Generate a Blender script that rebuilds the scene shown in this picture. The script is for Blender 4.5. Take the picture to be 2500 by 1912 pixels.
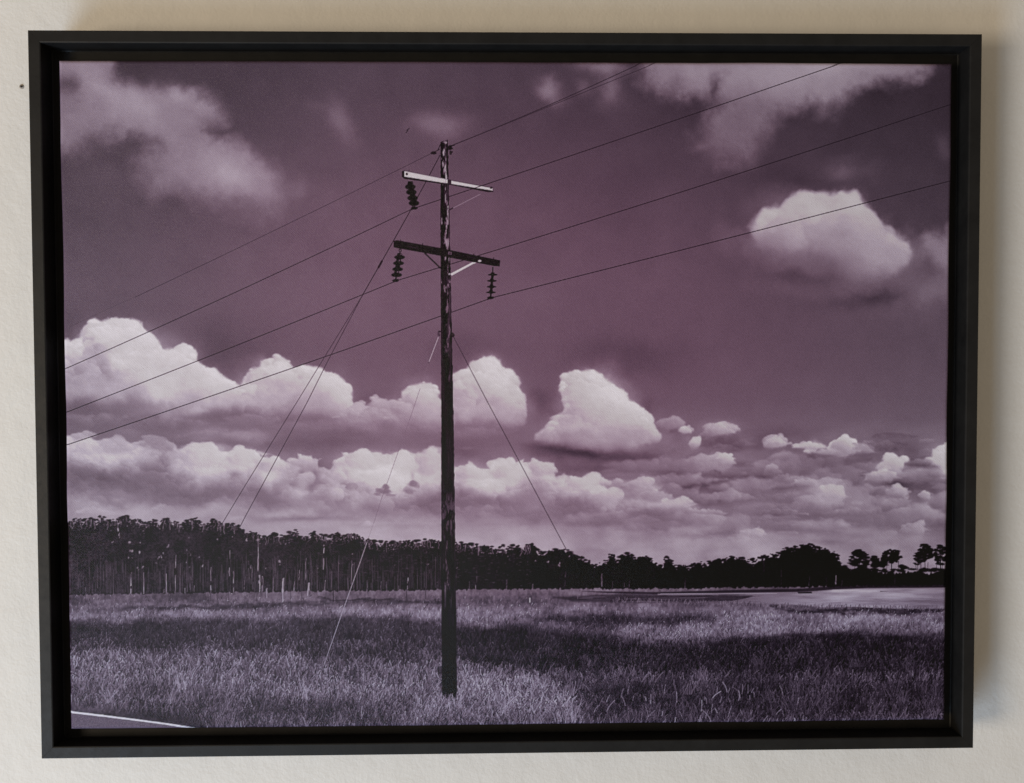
import bpy, bmesh, math
import numpy as np
from mathutils import Matrix, Vector

for _o in list(bpy.data.objects):
    bpy.data.objects.remove(_o, do_unlink=True)
scene = bpy.context.scene
col = scene.collection

# ---------------------------------------------------------------- sizes (metres; wall face at y = 0, camera on the -y side)
FRAME_W, FRAME_H, FRAME_T = 0.660, 0.5051, 0.040      # outer size and depth of the floater frame
FACE = 0.0086                                          # width of the rails' front face
LEDGE = 0.016                                          # how far the ledge lies behind the face
CAN_W, CAN_H, CAN_Z = 0.6229, 0.4679, 0.004            # canvas size, its face behind the frame's face
GAP_WALL = 0.003

# ---------------------------------------------------------------- camera
cam_d = bpy.data.cameras.new('camera'); cam = bpy.data.objects.new('camera', cam_d); col.objects.link(cam)
cam_d.sensor_width = 36.0; cam_d.lens = 18.0 / math.tan(math.radians(30.0)); cam_d.clip_start = 0.01; cam_d.clip_end = 50
def _rot(rx, ry, rz):
    return Matrix.Rotation(rz, 3, 'Z') @ Matrix.Rotation(ry, 3, 'Y') @ Matrix.Rotation(rx, 3, 'X')
_R = _rot(0.029758, -0.019320, -0.003642)                       # rows: right, down, forward in (x right, y down, z into the wall)
_b = lambda v: Vector((v[0], v[2], -v[1]))
_right, _down, _fwd = _b(_R[0]), _b(_R[1]), _b(_R[2])
_m = Matrix((_right, -_down, -_fwd)).transposed().to_4x4()
_m.translation = Vector((-0.01126, -0.65989, 0.02238))
cam.matrix_world = _m
scene.camera = cam

# ---------------------------------------------------------------- light: tall cool window at the left, warm lamp beyond it, dim warm room
world = bpy.data.worlds.new('World'); scene.world = world; world.use_nodes = True
bg = world.node_tree.nodes['Background']
bg.inputs['Color'].default_value = (0.255, 0.21, 0.155, 1); bg.inputs['Strength'].default_value = 1.0
def area(name, loc, target, sx, sy, watts, rgb):
    d = bpy.data.lights.new(name, 'AREA'); d.shape = 'RECTANGLE'; d.size = sx; d.size_y = sy; d.energy = watts; d.color = rgb
    o = bpy.data.objects.new(name, d); col.objects.link(o); o.location = loc
    o.rotation_euler = (Vector(target) - Vector(loc)).to_track_quat('-Z', 'Y').to_euler()
    return o
area('window_light', (-1.45, -1.55, -1.95), (0, 0, -0.1), 0.9, 1.8, 57, (0.60, 0.78, 1.0))
area('room_lamp', (-2.4, -2.2, -0.45), (0, 0, 0), 0.9, 0.9, 50, (1.0, 0.82, 0.60))
vs = scene.view_settings
vs.view_transform = 'Standard'; vs.look = 'None'; vs.exposure = 0.0; vs.gamma = 1.0; vs.use_curve_mapping = False

# ---------------------------------------------------------------- helpers
def tag(o, label=None, cat=None, kind=None, group=None):
    for k, v in (('label', label), ('category', cat), ('kind', kind), ('group', group)):
        if v: o[k] = v
    return o
def mesh_obj(name, verts, faces, mat, parent=None, smooth=False):
    me = bpy.data.meshes.new(name); me.from_pydata(verts, [], faces); me.validate(); me.update()
    bm = bmesh.new(); bm.from_mesh(me); bmesh.ops.recalc_face_normals(bm, faces=bm.faces); bm.to_mesh(me); bm.free()
    if smooth:
        for f in me.polygons: f.use_smooth = True
    me.materials.append(mat)
    o = bpy.data.objects.new(name, me); col.objects.link(o); o.parent = parent
    return o
def new_mat(name):
    m = bpy.data.materials.new(name); m.use_nodes = True
    nt = m.node_tree; return m, nt, nt.nodes['Principled BSDF']
def node(nt, kind, **kw):
    n = nt.nodes.new(kind)
    for k, v in kw.items():
        if k in n.inputs: n.inputs[k].default_value = v
        else: setattr(n, k, v)
    return n
def noise(nt, vec, scale, detail=3, rough=.5, dist=0.0):
    n = node(nt, 'ShaderNodeTexNoise', Scale=scale, Detail=detail, Roughness=rough, Distortion=dist)
    nt.links.new(vec, n.inputs['Vector']); return n.outputs['Fac']
def ramp(nt, fac, stops):
    r = nt.nodes.new('ShaderNodeValToRGB'); nt.links.new(fac, r.inputs['Fac'])
    e = r.color_ramp.elements
    while len(e) < len(stops): e.new(.5)
    for i, (p, c) in enumerate(stops): e[i].position = p; e[i].color = (*c, 1)
    return r.outputs['Color']
def math_(nt, op, a, b):
    n = nt.nodes.new('ShaderNodeMath'); n.operation = op
    for i, v in enumerate((a, b)):
        if isinstance(v, (int, float)): n.inputs[i].default_value = v
        else: nt.links.new(v, n.inputs[i])
    return n.outputs[0]
def bump(nt, bsdf, height, strength, dist, prev=None):
    b = node(nt, 'ShaderNodeBump', Strength=strength, Distance=dist)
    nt.links.new(height, b.inputs['Height'])
    if prev is not None: nt.links.new(prev, b.inputs['Normal'])
    nt.links.new(b.outputs['Normal'], bsdf.inputs['Normal']); return b.outputs['Normal']

# ---------------------------------------------------------------- materials
def wall_material():
    m, nt, b = new_mat('painted_plasterboard'); co = nt.nodes.new('ShaderNodeTexCoord').outputs['Object']
    c = ramp(nt, noise(nt, co, 9, 4, .6), [(.3, (.715, .702, .682)), (.7, (.742, .73, .71))])
    nt.links.new(c, b.inputs['Base Color']); b.inputs['Roughness'].default_value = .62; b.inputs['Specular IOR Level'].default_value = .3
    n1 = bump(nt, b, noise(nt, co, 340, 3, .55, .4), .19, .0016)
    bump(nt, b, noise(nt, co, 38, 2, .5), .35, .003, n1)
    return m
def frame_material():
    m, nt, b = new_mat('satin_black_paint'); co = nt.nodes.new('ShaderNodeTexCoord').outputs['Object']
    c = ramp(nt, noise(nt, co, 60, 5, .6), [(.3, (.007, .007, .0075)), (.7, (.012, .0118, .012))])
    nt.links.new(c, b.inputs['Base Color']); 
    r = ramp(nt, noise(nt, co, 180, 4, .6), [(.3, (.46,) * 3), (.7, (.58,) * 3)]); nt.links.new(r, b.inputs['Roughness'])
    b.inputs['Specular IOR Level'].default_value = .25
    bump(nt, b, noise(nt, co, 900, 3, .6), .12, .0004)
    return m
def canvas_material():
    m, nt, b = new_mat('printed_canvas'); co = nt.nodes.new('ShaderNodeTexCoord').outputs['Object']
    a = nt.nodes.new('ShaderNodeAttribute'); a.attribute_name = 'print'
    nt.links.new(a.outputs['Color'], b.inputs['Base Color'])
    b.inputs['Roughness'].default_value = .30; b.inputs['Specular IOR Level'].default_value = .15
    sp = nt.nodes.new('ShaderNodeSeparateXYZ'); nt.links.new(co, sp.inputs[0])
    wob = noise(nt, co, 120, 3, .6)
    def thread(ax, pitch):
        t = math_(nt, 'ADD', math_(nt, 'MULTIPLY', sp.outputs[ax], 2 * math.pi / pitch), math_(nt, 'MULTIPLY', wob, 5.0))
        return math_(nt, 'SINE', t, 0.0)
    weave = math_(nt, 'MULTIPLY', thread('X', .00115), thread('Z', .00115))
    h = math_(nt, 'ADD', math_(nt, 'MULTIPLY', weave, .5), math_(nt, 'MULTIPLY', noise(nt, co, 1400, 2, .7), 1.4))
    bump(nt, b, h, .42, .0005)
    return m
def plain(name, rgb, rough=.6):
    m, nt, b = new_mat(name); co = nt.nodes.new('ShaderNodeTexCoord').outputs['Object']
    c = ramp(nt, noise(nt, co, 900, 3, .6), [(.3, tuple(x * .75 for x in rgb)), (.7, tuple(x * 1.2 for x in rgb))])
    nt.links.new(c, b.inputs['Base Color']); b.inputs['Roughness'].default_value = rough
    return m
M_WALL = wall_material(); M_FRAME = frame_material(); M_CANVAS = canvas_material()

# ---------------------------------------------------------------- wall
wall = mesh_obj('wall', [(-2.2, 0, -1.6), (2.2, 0, -1.6), (2.2, 0, 1.6), (-2.2, 0, 1.6), (-2.2, .1, -1.6), (2.2, .1, -1.6), (2.2, .1, 1.6), (-2.2, .1, 1.6)],
                [(0, 1, 2, 3), (4, 7, 6, 5), (0, 4, 5, 1), (1, 5, 6, 2), (2, 6, 7, 3), (3, 7, 4, 0)], M_WALL)
tag(wall, kind='structure')

# ---------------------------------------------------------------- the print
# The canvas print is a flat printed picture.  It is drawn here with numpy as a tone map (one value per print dot)
# in the print's own measured coordinates and stored as colours on the canvas mesh further down.
PX0, PY0, PX1, PY1 = 120, 130, 2350, 1806
PW, PH = PX1 - PX0, PY1 - PY0
rng = np.random.default_rng(11)

def Zt(ox, oy, *p):                      # measured points of a detail whose corner is (ox, oy)
    a = np.array(p, dtype=np.float64).reshape(-1, 2) * 0.319
    return a + np.array([ox, oy])

def vnoise(X, Y, s, seed):
    r = np.random.default_rng(seed)
    g = r.random((256, 256)).astype(np.float32)
    x = X / s + seed * 3.7; y = Y / s + seed * 1.3
    xi = np.floor(x).astype(np.int32); yi = np.floor(y).astype(np.int32)
    fx = (x - xi).astype(np.float32); fy = (y - yi).astype(np.float32)
    fx = fx * fx * fx * (fx * (fx * 6 - 15) + 10); fy = fy * fy * fy * (fy * (fy * 6 - 15) + 10)
    a = g[yi & 255, xi & 255]; b = g[yi & 255, (xi + 1) & 255]
    c = g[(yi + 1) & 255, xi & 255]; d = g[(yi + 1) & 255, (xi + 1) & 255]
    return (a + (b - a) * fx) * (1 - fy) + (c + (d - c) * fx) * fy - 0.5

def fbm(X, Y, s, seed, n=5, gain=0.5):
    o = 0; a = 1.0; t = 0
    for k in range(n):
        o = o + a * vnoise(X, Y, s / 2 ** k, seed + k * 7); t += a; a *= gain
    return o / t * 2.0                    # about -0.7 .. 0.7

def worley(X, Y, s, seed):
    r = np.random.default_rng(seed)
    jx = r.random((128, 128)).astype(np.float32); jy = r.random((128, 128)).astype(np.float32)
    x = (X / s).astype(np.float32); y = (Y / s).astype(np.float32)
    xi = np.floor(x).astype(np.int32); yi = np.floor(y).astype(np.int32)
    best = np.full(x.shape, 9.0, np.float32)
    for dy in (-1, 0, 1):
        for dx in (-1, 0, 1):
            cx = xi + dx; cy = yi + dy
            d = (cx + jx[cy & 127, cx & 127] - x) ** 2 + (cy + jy[cy & 127, cx & 127] - y) ** 2
            np.minimum(best, d, out=best)
    return 1.0 - np.sqrt(best)

def sstep(a, b, x):
    t = np.clip((x - a) / (b - a), 0, 1)
    return t * t * (3 - 2 * t)

def sdf(X, Y, P):                         # signed distance to a closed polygon, + inside
    d = np.full(X.shape, 1e9, np.float32); ins = np.zeros(X.shape, bool)
    n = len(P)
    for i in range(n):
        ax, ay = P[i]; bx, by = P[(i + 1) % n]
        ex, ey = bx - ax, by - ay
        wx = X - ax; wy = Y - ay
        t = np.clip((wx * ex + wy * ey) / (ex * ex + ey * ey + 1e-9), 0, 1)
        np.minimum(d, (wx - ex * t) ** 2 + (wy - ey * t) ** 2, out=d)
        if abs(ey) > 1e-9:
            c = (ay > Y) != (by > Y)
            ins ^= c & (X < ex * (Y - ay) / ey + ax)
    d = np.sqrt(d)
    return np.where(ins, d, -d)

def paint_sky():
    yy, xx = np.mgrid[0:PH // 2, 0:PW // 2].astype(np.float32)
    X = xx * 2 + PX0 + 1; Y = yy * 2 + PY0 + 1
    wx = 44 * fbm(X, Y, 150, 1, 6, .55); wy = 44 * fbm(X, Y, 150, 2, 6, .55)        # wind-torn warp
    tx = 20 * fbm(X, Y, 52, 3, 6, .6); ty = 20 * fbm(X, Y, 52, 4, 6, .6)            # small curl
    wl = [worley(X + wx * .5 + tx * .3, Y + wy * .5 + ty * .3, 58, 5), worley(X + tx * .5, Y + ty * .5, 29, 6), worley(X + tx * .4, Y + ty * .4, 15, 8)]
    bil = 0.46 * wl[0] + 0.32 * wl[1] + 0.22 * wl[2]
    hh = 46 * worley(X + wx * .6, Y + wy * .6, 118, 7) + 26 * wl[0] + 9 * wl[1] + 2.5 * wl[2] + 16 * fbm(X, Y, 70, 14, 5)
    RF = np.zeros_like(hh)
    for k in (2, 5, 9):
        RF += np.clip((hh - np.roll(np.roll(hh, -k, 1), k, 0)) / k, -2.4, 2.4)
    RF -= RF.mean()
    soft = fbm(X, Y, 120, 9, 6)
    strk = fbm(X + wx, (Y + .4 * wy) * 3.2, 170, 10, 6)                   # horizontal streaks
    fine = fbm(X + tx, Y + ty, 40, 12, 5); rag = fbm(X + tx * .3, Y + ty * .3, 26, 15, 5, .6)

    ys = np.array([140, 300, 500, 700, 850, 980, 1080, 1180, 1260, 1330, 1420], np.float32)
    ls = np.array([66, 71, 80, 87, 86, 90, 100, 122, 140, 150, 154], np.float32)
    L = np.interp(Y, ys, ls).astype(np.float32)
    L += np.interp(X, [140, 900, 1700, 2330], [2, 4, -5, -11]) * sstep(1150, 600, Y)
    L -= 7 * sstep(900, 250, X) * sstep(1000, 850, Y)
    L -= 9 * np.clip(((X - 1150) / 1150) ** 2 * sstep(900, 200, Y), 0, 1)  # dimmer top corners: falloff of light and lens put into the tone
    L -= sstep(1200, 2300, X) * 22 * sstep(1020, 1250, Y)
    L += soft * 4 * sstep(1000, 600, Y) + strk * 26 * sstep(980, 1180, Y)

    def poly(P, Lt, Lb, ft=3, fb=18, bump=10, relief=1.0, op=1.0, curl=0.5, tex=8, lean=0):
        nonlocal L
        P = np.asarray(P, np.float64)
        x0, y0 = P.min(0) - 60; x1, y1 = P.max(0) + 60
        i0 = max(0, int((y0 - PY0) / 2)); i1 = min(L.shape[0], int((y1 - PY0) / 2)); j0 = max(0, int((x0 - PX0) / 2)); j1 = min(L.shape[1], int((x1 - PX0) / 2))
        if i1 <= i0 or j1 <= j0: return
        s = np.s_[i0:i1, j0:j1]
        xs = X[s] + tx[s] * curl; ysb = Y[s] + ty[s] * curl
        v = np.clip((Y[s] - P[:, 1].min()) / max(1, np.ptp(P[:, 1])), 0, 1)
        d = sdf(xs + wx[s] * .25 * v, ysb + wy[s] * .25 * v, P) + bump * (bil[s] - .32) * 1.6
        f = ft + (fb - ft) * sstep(.25, 1.0, v)
        a = sstep(-f, f, d + f * .25 * v) * op
        h = np.sqrt(np.clip(d, 0, 45) / 45) * 26 + bil[s] * 22 + soft[s] * 10
        sh = np.zeros_like(h)
        for k in (2, 5):
            sh += (h - np.roll(np.roll(h, -k, 1), k, 0)) / k                # lit from the upper right
        sh = np.clip(sh * 3, -10, 10)
        lit = Lt + (Lb - Lt) * (v ** 1.2) + relief * sh + tex * fine[s] + lean * ((X[s] - P[:, 0].mean()) / max(1, np.ptp(P[:, 0])))
        L[s] = L[s] * (1 - a) + lit * a

    ph = np.random.default_rng(23)
    def heap(P, Lt, Lb, rmax=26, n=300, crisp=1.0, amp=20, op=1.0, fade=.35, rel=None):
        # a cumulus as a stack of rounded lumps inside a measured outline, lit from the upper right
        nonlocal L
        P = np.asarray(P, np.float64)
        x0, y0 = P.min(0) - rmax - 8; x1, y1 = P.max(0) + rmax + 8
        I0 = max(0, int((y0 - PY0) / 2)); I1 = min(L.shape[0], int((y1 - PY0) / 2) + 1); J0 = max(0, int((x0 - PX0) / 2)); J1 = min(L.shape[1], int((x1 - PX0) / 2) + 1)
        if I1 <= I0 + 1 or J1 <= J0 + 1: return
        S = np.s_[I0:I1, J0:J1]
        d = sdf(X[S] + tx[S] * .25, Y[S] + ty[S] * .25, P)
        ins = d > 0; cols = ins.any(0)
        if not cols.any(): return
        ti = np.where(cols, ins.argmax(0), 10 ** 6); bi = np.where(cols, ins.shape[0] - 1 - ins[::-1].argmax(0), -1)
        jj = np.arange(ins.shape[1]); tcol = np.interp(jj, jj[cols], ti[cols]); bcol = np.interp(jj, jj[cols], bi[cols])
        k = 9; ker = np.ones(2 * k + 1) / (2 * k + 1)
        tcol = np.convolve(np.pad(tcol, k, 'edge'), ker, 'valid'); bcol = np.convolve(np.pad(bcol, k, 'edge'), ker, 'valid')
        v = np.clip((np.arange(ins.shape[0])[:, None] - tcol[None]) / np.maximum(4, bcol - tcol)[None], 0, 1)
        tone = Lt + (Lb - Lt) * v ** 1.15 if rel is None else rel + Lt + (Lb - Lt) * v
        if rel is None: tone = tone + soft[S] * 30 + 7 * np.clip((d - np.roll(d, -6, 1)) / 6, -1, 1) - 8 * sstep(8, 40, d)
        bt = 1 - sstep(1 - fade, 1.0, v)
        a = sstep(-1.5 * crisp - rag[S] * 3 * crisp, 4 * crisp, d) * (.15 + .85 * bt) * op
        L[S] = L[S] * (1 - a) + (tone + 5 * fine[S]) * a
        cand = np.argwhere(d > 1.5)
        if len(cand) == 0: return
        for scale, m in ((1.0, n // 6), (.55, n // 3), (.28, n // 2)):
            pick = cand[ph.integers(0, len(cand), m)]; pick = pick[np.argsort(pick[:, 0])]
            for ci, cj in pick:
                dd = float(d[ci, cj]); rr = min(dd * .9 + 2.5, rmax) * scale * ph.uniform(.65, 1.25)
                if rr < 2.6: continue
                cy = float(Y[S][ci, cj]); cx = float(X[S][ci, cj]); vv = float(v[ci, cj])
                q0 = int(rr * 1.35 / 2) + 2
                i0 = max(0, ci - q0); i1 = min(d.shape[0], ci + q0 + 1); j0 = max(0, cj - q0); j1 = min(d.shape[1], cj + q0 + 1)
                T_ = np.s_[I0 + i0:I0 + i1, J0 + j0:J0 + j1]
                kk = min(.35, rr / 60)
                u = (X[T_] - cx + tx[T_] * kk) / (rr * 1.12); w = (Y[T_] - cy + ty[T_] * kk) / rr
                q = np.sqrt(u * u + w * w) + .22 * rag[T_]
                sh = .42 * u - .88 * w
                f = max(.06, .9 * crisp / rr)
                al = sstep(1.0 + f, 1.0 - f * 1.6 - .08, q) * (.08 + .92 * sstep(-.65, .30, sh)) * op * (.25 + .75 * (1 - sstep(1 - fade, 1.0, vv)))
                here = float(L[I0 + ci, J0 + cj]); mixk = .35 if scale == 1.0 else .8
                val = here * mixk + tone[ci, cj] * (1 - mixk) + amp * (1.7 if scale == 1.0 else 1.1 if scale > .5 else .7) * (1 - .35 * vv) * (np.clip(sh, -1, 1) - .06) + ph.normal(0, 3)
                L[T_] = L[T_] * (1 - al * .92) + val * al * .92

    def blob(cx, cy, rx, ry, val, op=.7, ang=0, warp=1.0, hard=0.0, tex=3):
        nonlocal L
        R = max(rx, ry) * 2.2 + 30
        i0 = max(0, int((cy - R - PY0) / 2)); i1 = min(L.shape[0], int((cy + R - PY0) / 2)); j0 = max(0, int((cx - R - PX0) / 2)); j1 = min(L.shape[1], int((cx + R - PX0) / 2))
        if i1 <= i0 or j1 <= j0: return
        s = np.s_[i0:i1, j0:j1]
        m = min(1.0, min(rx, ry) / 22.0) * warp
        x = X[s] - cx + (wx[s] * .7 + tx[s] * .9) * m; y = Y[s] - cy + (wy[s] * .7 + ty[s] * .9) * m
        c, si = math.cos(math.radians(ang)), math.sin(math.radians(ang))
        u = (x * c + y * si) / rx; w = (-x * si + y * c) / ry
        r2 = u * u + w * w
        g = np.exp(-r2 * .9) if hard == 0 else sstep(1 + (1 - hard) * .6, 1 - (1 - hard) * .8, np.sqrt(r2) - (bil[s] - .3) * 1.1 + 1.0 * rag[s])
        if hard > 0:
            an = np.linspace(0, 2 * math.pi, 13, endpoint=False)
            lo_, hi_ = .55, 1.35
            if val > 130 and max(rx, ry) < 9: return
            px_ = rx * np.cos(an) * ph.uniform(lo_, hi_, 13); py_ = ry * np.where(np.sin(an) < 0, np.sin(an), .75 * np.sin(an)) * ph.uniform(lo_, hi_, 13)
            P = np.stack([cx + px_ * c - py_ * si, cy + px_ * si + py_ * c], 1)
            if val > 130: heap(P, val + 8, val - 30, max(5, ry * .9), 60, 1.2, 14, op, .35)
            else: heap(P, val + 2, val - 4, max(5, ry * .9), 40, 1.0, 4, op, .1)
            return
        a = np.minimum(g * op * (1.22 if val < 132 else 1.0), 1)
        val = val - 10 if val < 132 else val
        if hard == 0:
            gg = g * g
            mean = float((L[s] * gg).sum() / max(1e-6, gg.sum()))
            L[s] += a * ((val - mean) * .8 + (val - L[s]) * .2)
        else:
            L[s] = L[s] * (1 - a) + (val + tex * fine[s] * 2) * a

    def zb(ox, oy, x, y, rx, ry, val, op=.7, ang=0, warp=1.0, hard=0.0):
        blob(ox + x * .319, oy + y * .319, rx * .319, ry * .319, val, op, ang, warp, hard)

    A = Zt
    # ---- soft cloud, upper left
    poly(A(0, 0, 440, 300, 860, 300, 850, 590, 1000, 640, 1240, 690, 1320, 660, 1480, 740, 1600, 770, 1680, 850, 1690, 950, 1560, 1000, 1640, 1090,
           1780, 1100, 1950, 1230, 2080, 1350, 2120, 1480, 2080, 1620, 1880, 1580, 1700, 1520, 1500, 1500, 1380, 1420, 1180, 1450, 1120, 1250,
           1230, 1110, 1100, 1020, 800, 1020, 600, 1120, 300, 1160, 300, 300), 118, 112, 30, 44, 12, .25, .9, 1.3, 7)
    for b in ((980, 800, 330, 150, 146, .85), (700, 560, 180, 110, 138, .7), (1350, 700, 90, 50, 142, .7), (1500, 790, 150, 55, 140, .6),
              (1780, 1330, 260, 150, 152, .9), (1550, 1230, 220, 160, 140, .7), (1950, 1480, 130, 90, 136, .7), (1380, 1000, 140, 120, 130, .5),
              (560, 980, 130, 110, 126, .5), (1640, 860, 90, 80, 118, .6)):
        zb(0, 0, *b, 18)
    for b in ((520, 640, 90, 75, 82, .8), (940, 560, 130, 60, 84, .7), (950, 1170, 230, 90, 82, .8), (1640, 960, 130, 70, 86, .75), (1500, 1600, 300, 70, 92, .6),
              (760, 1350, 260, 150, 88, .7), (1080, 1340, 90, 60, 96, .5), (1150, 560, 200, 60, 78, .6), (1250, 1500, 200, 60, 104, .5), (480, 800, 60, 100, 108, .4)):
        zb(0, 0, *b)
    zb(0, 450, 1900, 150, 200, 90, 106, .5); zb(0, 450, 1250, 120, 300, 60, 84, .5)
    # ---- wisps, top centre
    zb(600, 0, 730, 930, 75, 150, 110, .85, -14); zb(600, 0, 540, 820, 80, 40, 92, .6); zb(600, 0, 1480, 970, 190, 95, 112, .9, 8); zb(600, 0, 1310, 860, 50, 60, 96, .5)
    zb(600, 0, 420, 1450, 70, 80, 108, .8, 40); zb(600, 0, 950, 1010, 180, 90, 86, .5); zb(600, 0, 1400, 1130, 200, 60, 92, .5)
    # ---- bright bank, top right
    zb(1200, 0, 410, 700, 62, 95, 124, .85, -24); zb(1200, 0, 500, 800, 60, 60, 100, .6); zb(1200, 0, 860, 520, 170, 60, 120, .8); zb(1200, 0, 880, 690, 80, 100, 112, .8); zb(1200, 0, 680, 690, 60, 50, 102, .6)
    poly(np.vstack([A(1200, 0, 1170, 300, 1180, 600, 1260, 650, 1400, 680, 1500, 740, 1640, 750, 1720, 740, 1745, 600, 1775, 640, 1765, 790, 1700, 900, 1640, 1000, 1600, 1110, 1720, 1220, 1960, 1200),
                    A(1800, 0, 140, 1120, 260, 960, 330, 860, 520, 800, 660, 820, 800, 780, 950, 690, 1100, 625, 1300, 610, 1420, 570, 1500, 500, 1560, 300)]), 136, 98, 30, 44, 5, .3, .92, 1.6, 6)
    for b in ((500, 590, 420, 130, 152, .9), (900, 550, 330, 80, 152, .85), (250, 700, 260, 110, 134, .6), (650, 740, 190, 60, 138, .7), (1300, 540, 160, 50, 128, .5), (60, 900, 160, 160, 112, .7), (-120, 560, 300, 80, 138, .8)):
        zb(1800, 0, *b)
    for b in ((1560, 800, 170, 60, 72, .75), (1740, 660, 35, 90, 82, .6), (1420, 620, 60, 60, 100, .5), (1130, 590, 60, 130, 80, .7), (1560, 540, 90, 50, 142, .7), (1250, 560, 80, 60, 124, .7), (1600, 930, 90, 110, 74, .6)):
        zb(1200, 0, *b)
    zb(1800, 0, 820, 1300, 130, 85, 98, .75); zb(1800, 0, 1050, 1330, 90, 60, 84, .6); zb(1800, 0, 1200, 720, 220, 70, 70, .7, -12); zb(1800, 0, 1540, 590, 100, 60, 84, .6); zb(1800, 0, 1600, 1150, 60, 120, 86, .6)
    zb(1800, 0, 480, 900, 200, 70, 78, .6); zb(1800, 0, 420, 1400, 300, 70, 66, .6)
    # ---- single cumulus at the right
    poly(A(1800, 450, 60, 420, 300, 300, 900, 200, 1300, 420, 1680, 420, 1680, 900, 1400, 980, 1100, 900, 800, 860, 500, 760, 200, 680), 122, 92, 40, 60, 4, .2, .6, 1.6, 8)
    heap(A(1800, 450, 100, 330, 180, 200, 320, 165, 430, 75, 520, 45, 640, 70, 740, 55, 850, 75, 910, 65, 965, 120, 1030, 190, 1100, 280, 1200, 340, 1300, 440, 1340, 520, 1335, 610,
           1290, 700, 1180, 750, 1000, 790, 850, 760, 740, 670, 640, 580, 480, 560, 300, 570, 160, 520, 105, 430), 186, 128, 44, 300, 5.0, 12, .96, .45)
    for b in ((560, 190, 300, 110, 190, .8), (880, 150, 130, 70, 188, .75), (480, 380, 230, 90, 168, .6), (800, 300, 120, 70, 152, .55), (1080, 580, 230, 110, 156, .75), (1230, 540, 90, 80, 150, .6),
              (720, 470, 160, 70, 146, .6), (230, 450, 110, 70, 128, .7), (400, 540, 260, 45, 118, .6)):
        zb(1800, 450, *b)
    poly(A(1800, 450, 1420, 480, 1440, 400, 1560, 440, 1630, 340, 1680, 340, 1680, 660, 1560, 620, 1470, 520), 124, 126, 16, 26, 8, .3, .85, 1.2, 5)
    for b in ((450, 690, 260, 60, 80, .75), (1080, 860, 290, 60, 72, .75, -8), (1440, 660, 110, 80, 92, .7), (1300, 720, 120, 50, 104, .5), (1450, 860, 200, 70, 112, .7), (1560, 760, 90, 90, 116, .7), (1330, 800, 120, 40, 108, .5), (620, 620, 200, 50, 104, .5), (250, 620, 160, 40, 100, .5), (700, 760, 150, 60, 92, .4), (1250, 320, 100, 60, 92, .5), (760, 930, 330, 60, 84, .5)):
        zb(1800, 450, *b)
    zb(1200, 450, 1770, 430, 70, 130, 98, .75, -25); zb(1200, 450, 1950, 570, 150, 60, 94, .6); zb(1200, 450, 2060, 620, 180, 60, 90, .5)

    # ---- dark halo in the open sky over the cumulus row
    zb(1200, 450, 1000, 1350, 420, 160, 74, .45); zb(0, 450, 1700, 1250, 300, 180, 76, .5); zb(600, 450, 1650, 1250, 250, 120, 78, .35); zb(0, 450, 560, 1080, 100, 120, 74, .5)

    # ---- the hazy low deck, painted before the rows above it
    for b in ((700, 1000, 400, 90, 158, .7), (1500, 1010, 500, 70, 160, .7), (2000, 1060, 300, 60, 158, .6)):
        zb(0, 930, *b)
    for b in ((300, 1120, 500, 50, 158, .6), (1200, 1130, 600, 60, 152, .6), (1900, 1130, 400, 90, 156, .6), (1000, 1050, 300, 60, 146, .5)):
        zb(600, 930, *b)
    for b in ((600, 1190, 700, 60, 142, .6), (1500, 1150, 500, 60, 128, .6), (300, 1110, 400, 40, 128, .5)):
        zb(1200, 930, *b)

    # ---- long low bank (second row)
    bank2 = np.vstack([A(0, 930, 250, 480, 620, 400, 690, 440, 760, 475, 900, 485, 1000, 475, 1150, 450, 1280, 465, 1330, 505, 1480, 535, 1600, 515, 1680, 550, 1900, 525, 1980, 565, 2040, 605, 2150, 585),
                       A(600, 930, 50, 535, 110, 590, 200, 575, 260, 615, 390, 645, 440, 575, 540, 605, 570, 665, 650, 685, 720, 605, 830, 555, 890, 515, 950, 555, 970, 595, 1090, 575, 1190, 545, 1350, 555, 1440, 495, 1510, 520,
                         1560, 640, 1610, 695, 1730, 655, 1800, 705, 1890, 705, 1960, 645, 2050, 655, 2140, 625),
                       A(1200, 930, 0, 695, 40, 655, 100, 640, 180, 655, 250, 625, 330, 645, 430, 625, 480, 655, 490, 745, 560, 705, 590, 725, 680, 740, 780, 740, 830, 785, 870, 845, 930, 875, 1070, 805, 1110, 755, 1200, 750,
                         1260, 755, 1340, 795, 1310, 835, 1240, 865, 1260, 895, 1350, 895, 1440, 905, 1560, 925, 1575, 955, 1500, 985, 1600, 1015, 1780, 1030, 1950, 1040, 1800, 1110, 1300, 1120, 800, 1130, 300, 1110),
                       A(600, 930, 1900, 1080, 1300, 1090, 700, 1080, 100, 1060), A(0, 930, 1500, 1000, 900, 1000, 250, 1000)])
    heap(bank2, 168, 110, 30, 2000, 1.0, 28, .97, .3)
    for b in ((850, 570, 300, 90, 182, .8), (600, 520, 100, 60, 172, .6), (1580, 610, 130, 110, 200, .9), (1600, 720, 200, 80, 180, .6), (1920, 610, 100, 80, 190, .85), (2050, 700, 110, 60, 186, .7), (1100, 560, 120, 70, 166, .6),
              (1330, 580, 80, 50, 168, .6), (1960, 830, 120, 50, 150, .5), (900, 880, 180, 50, 154, .6), (620, 960, 160, 60, 160, .7), (1050, 950, 200, 50, 162, .7)):
        zb(0, 930, *b)
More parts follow.
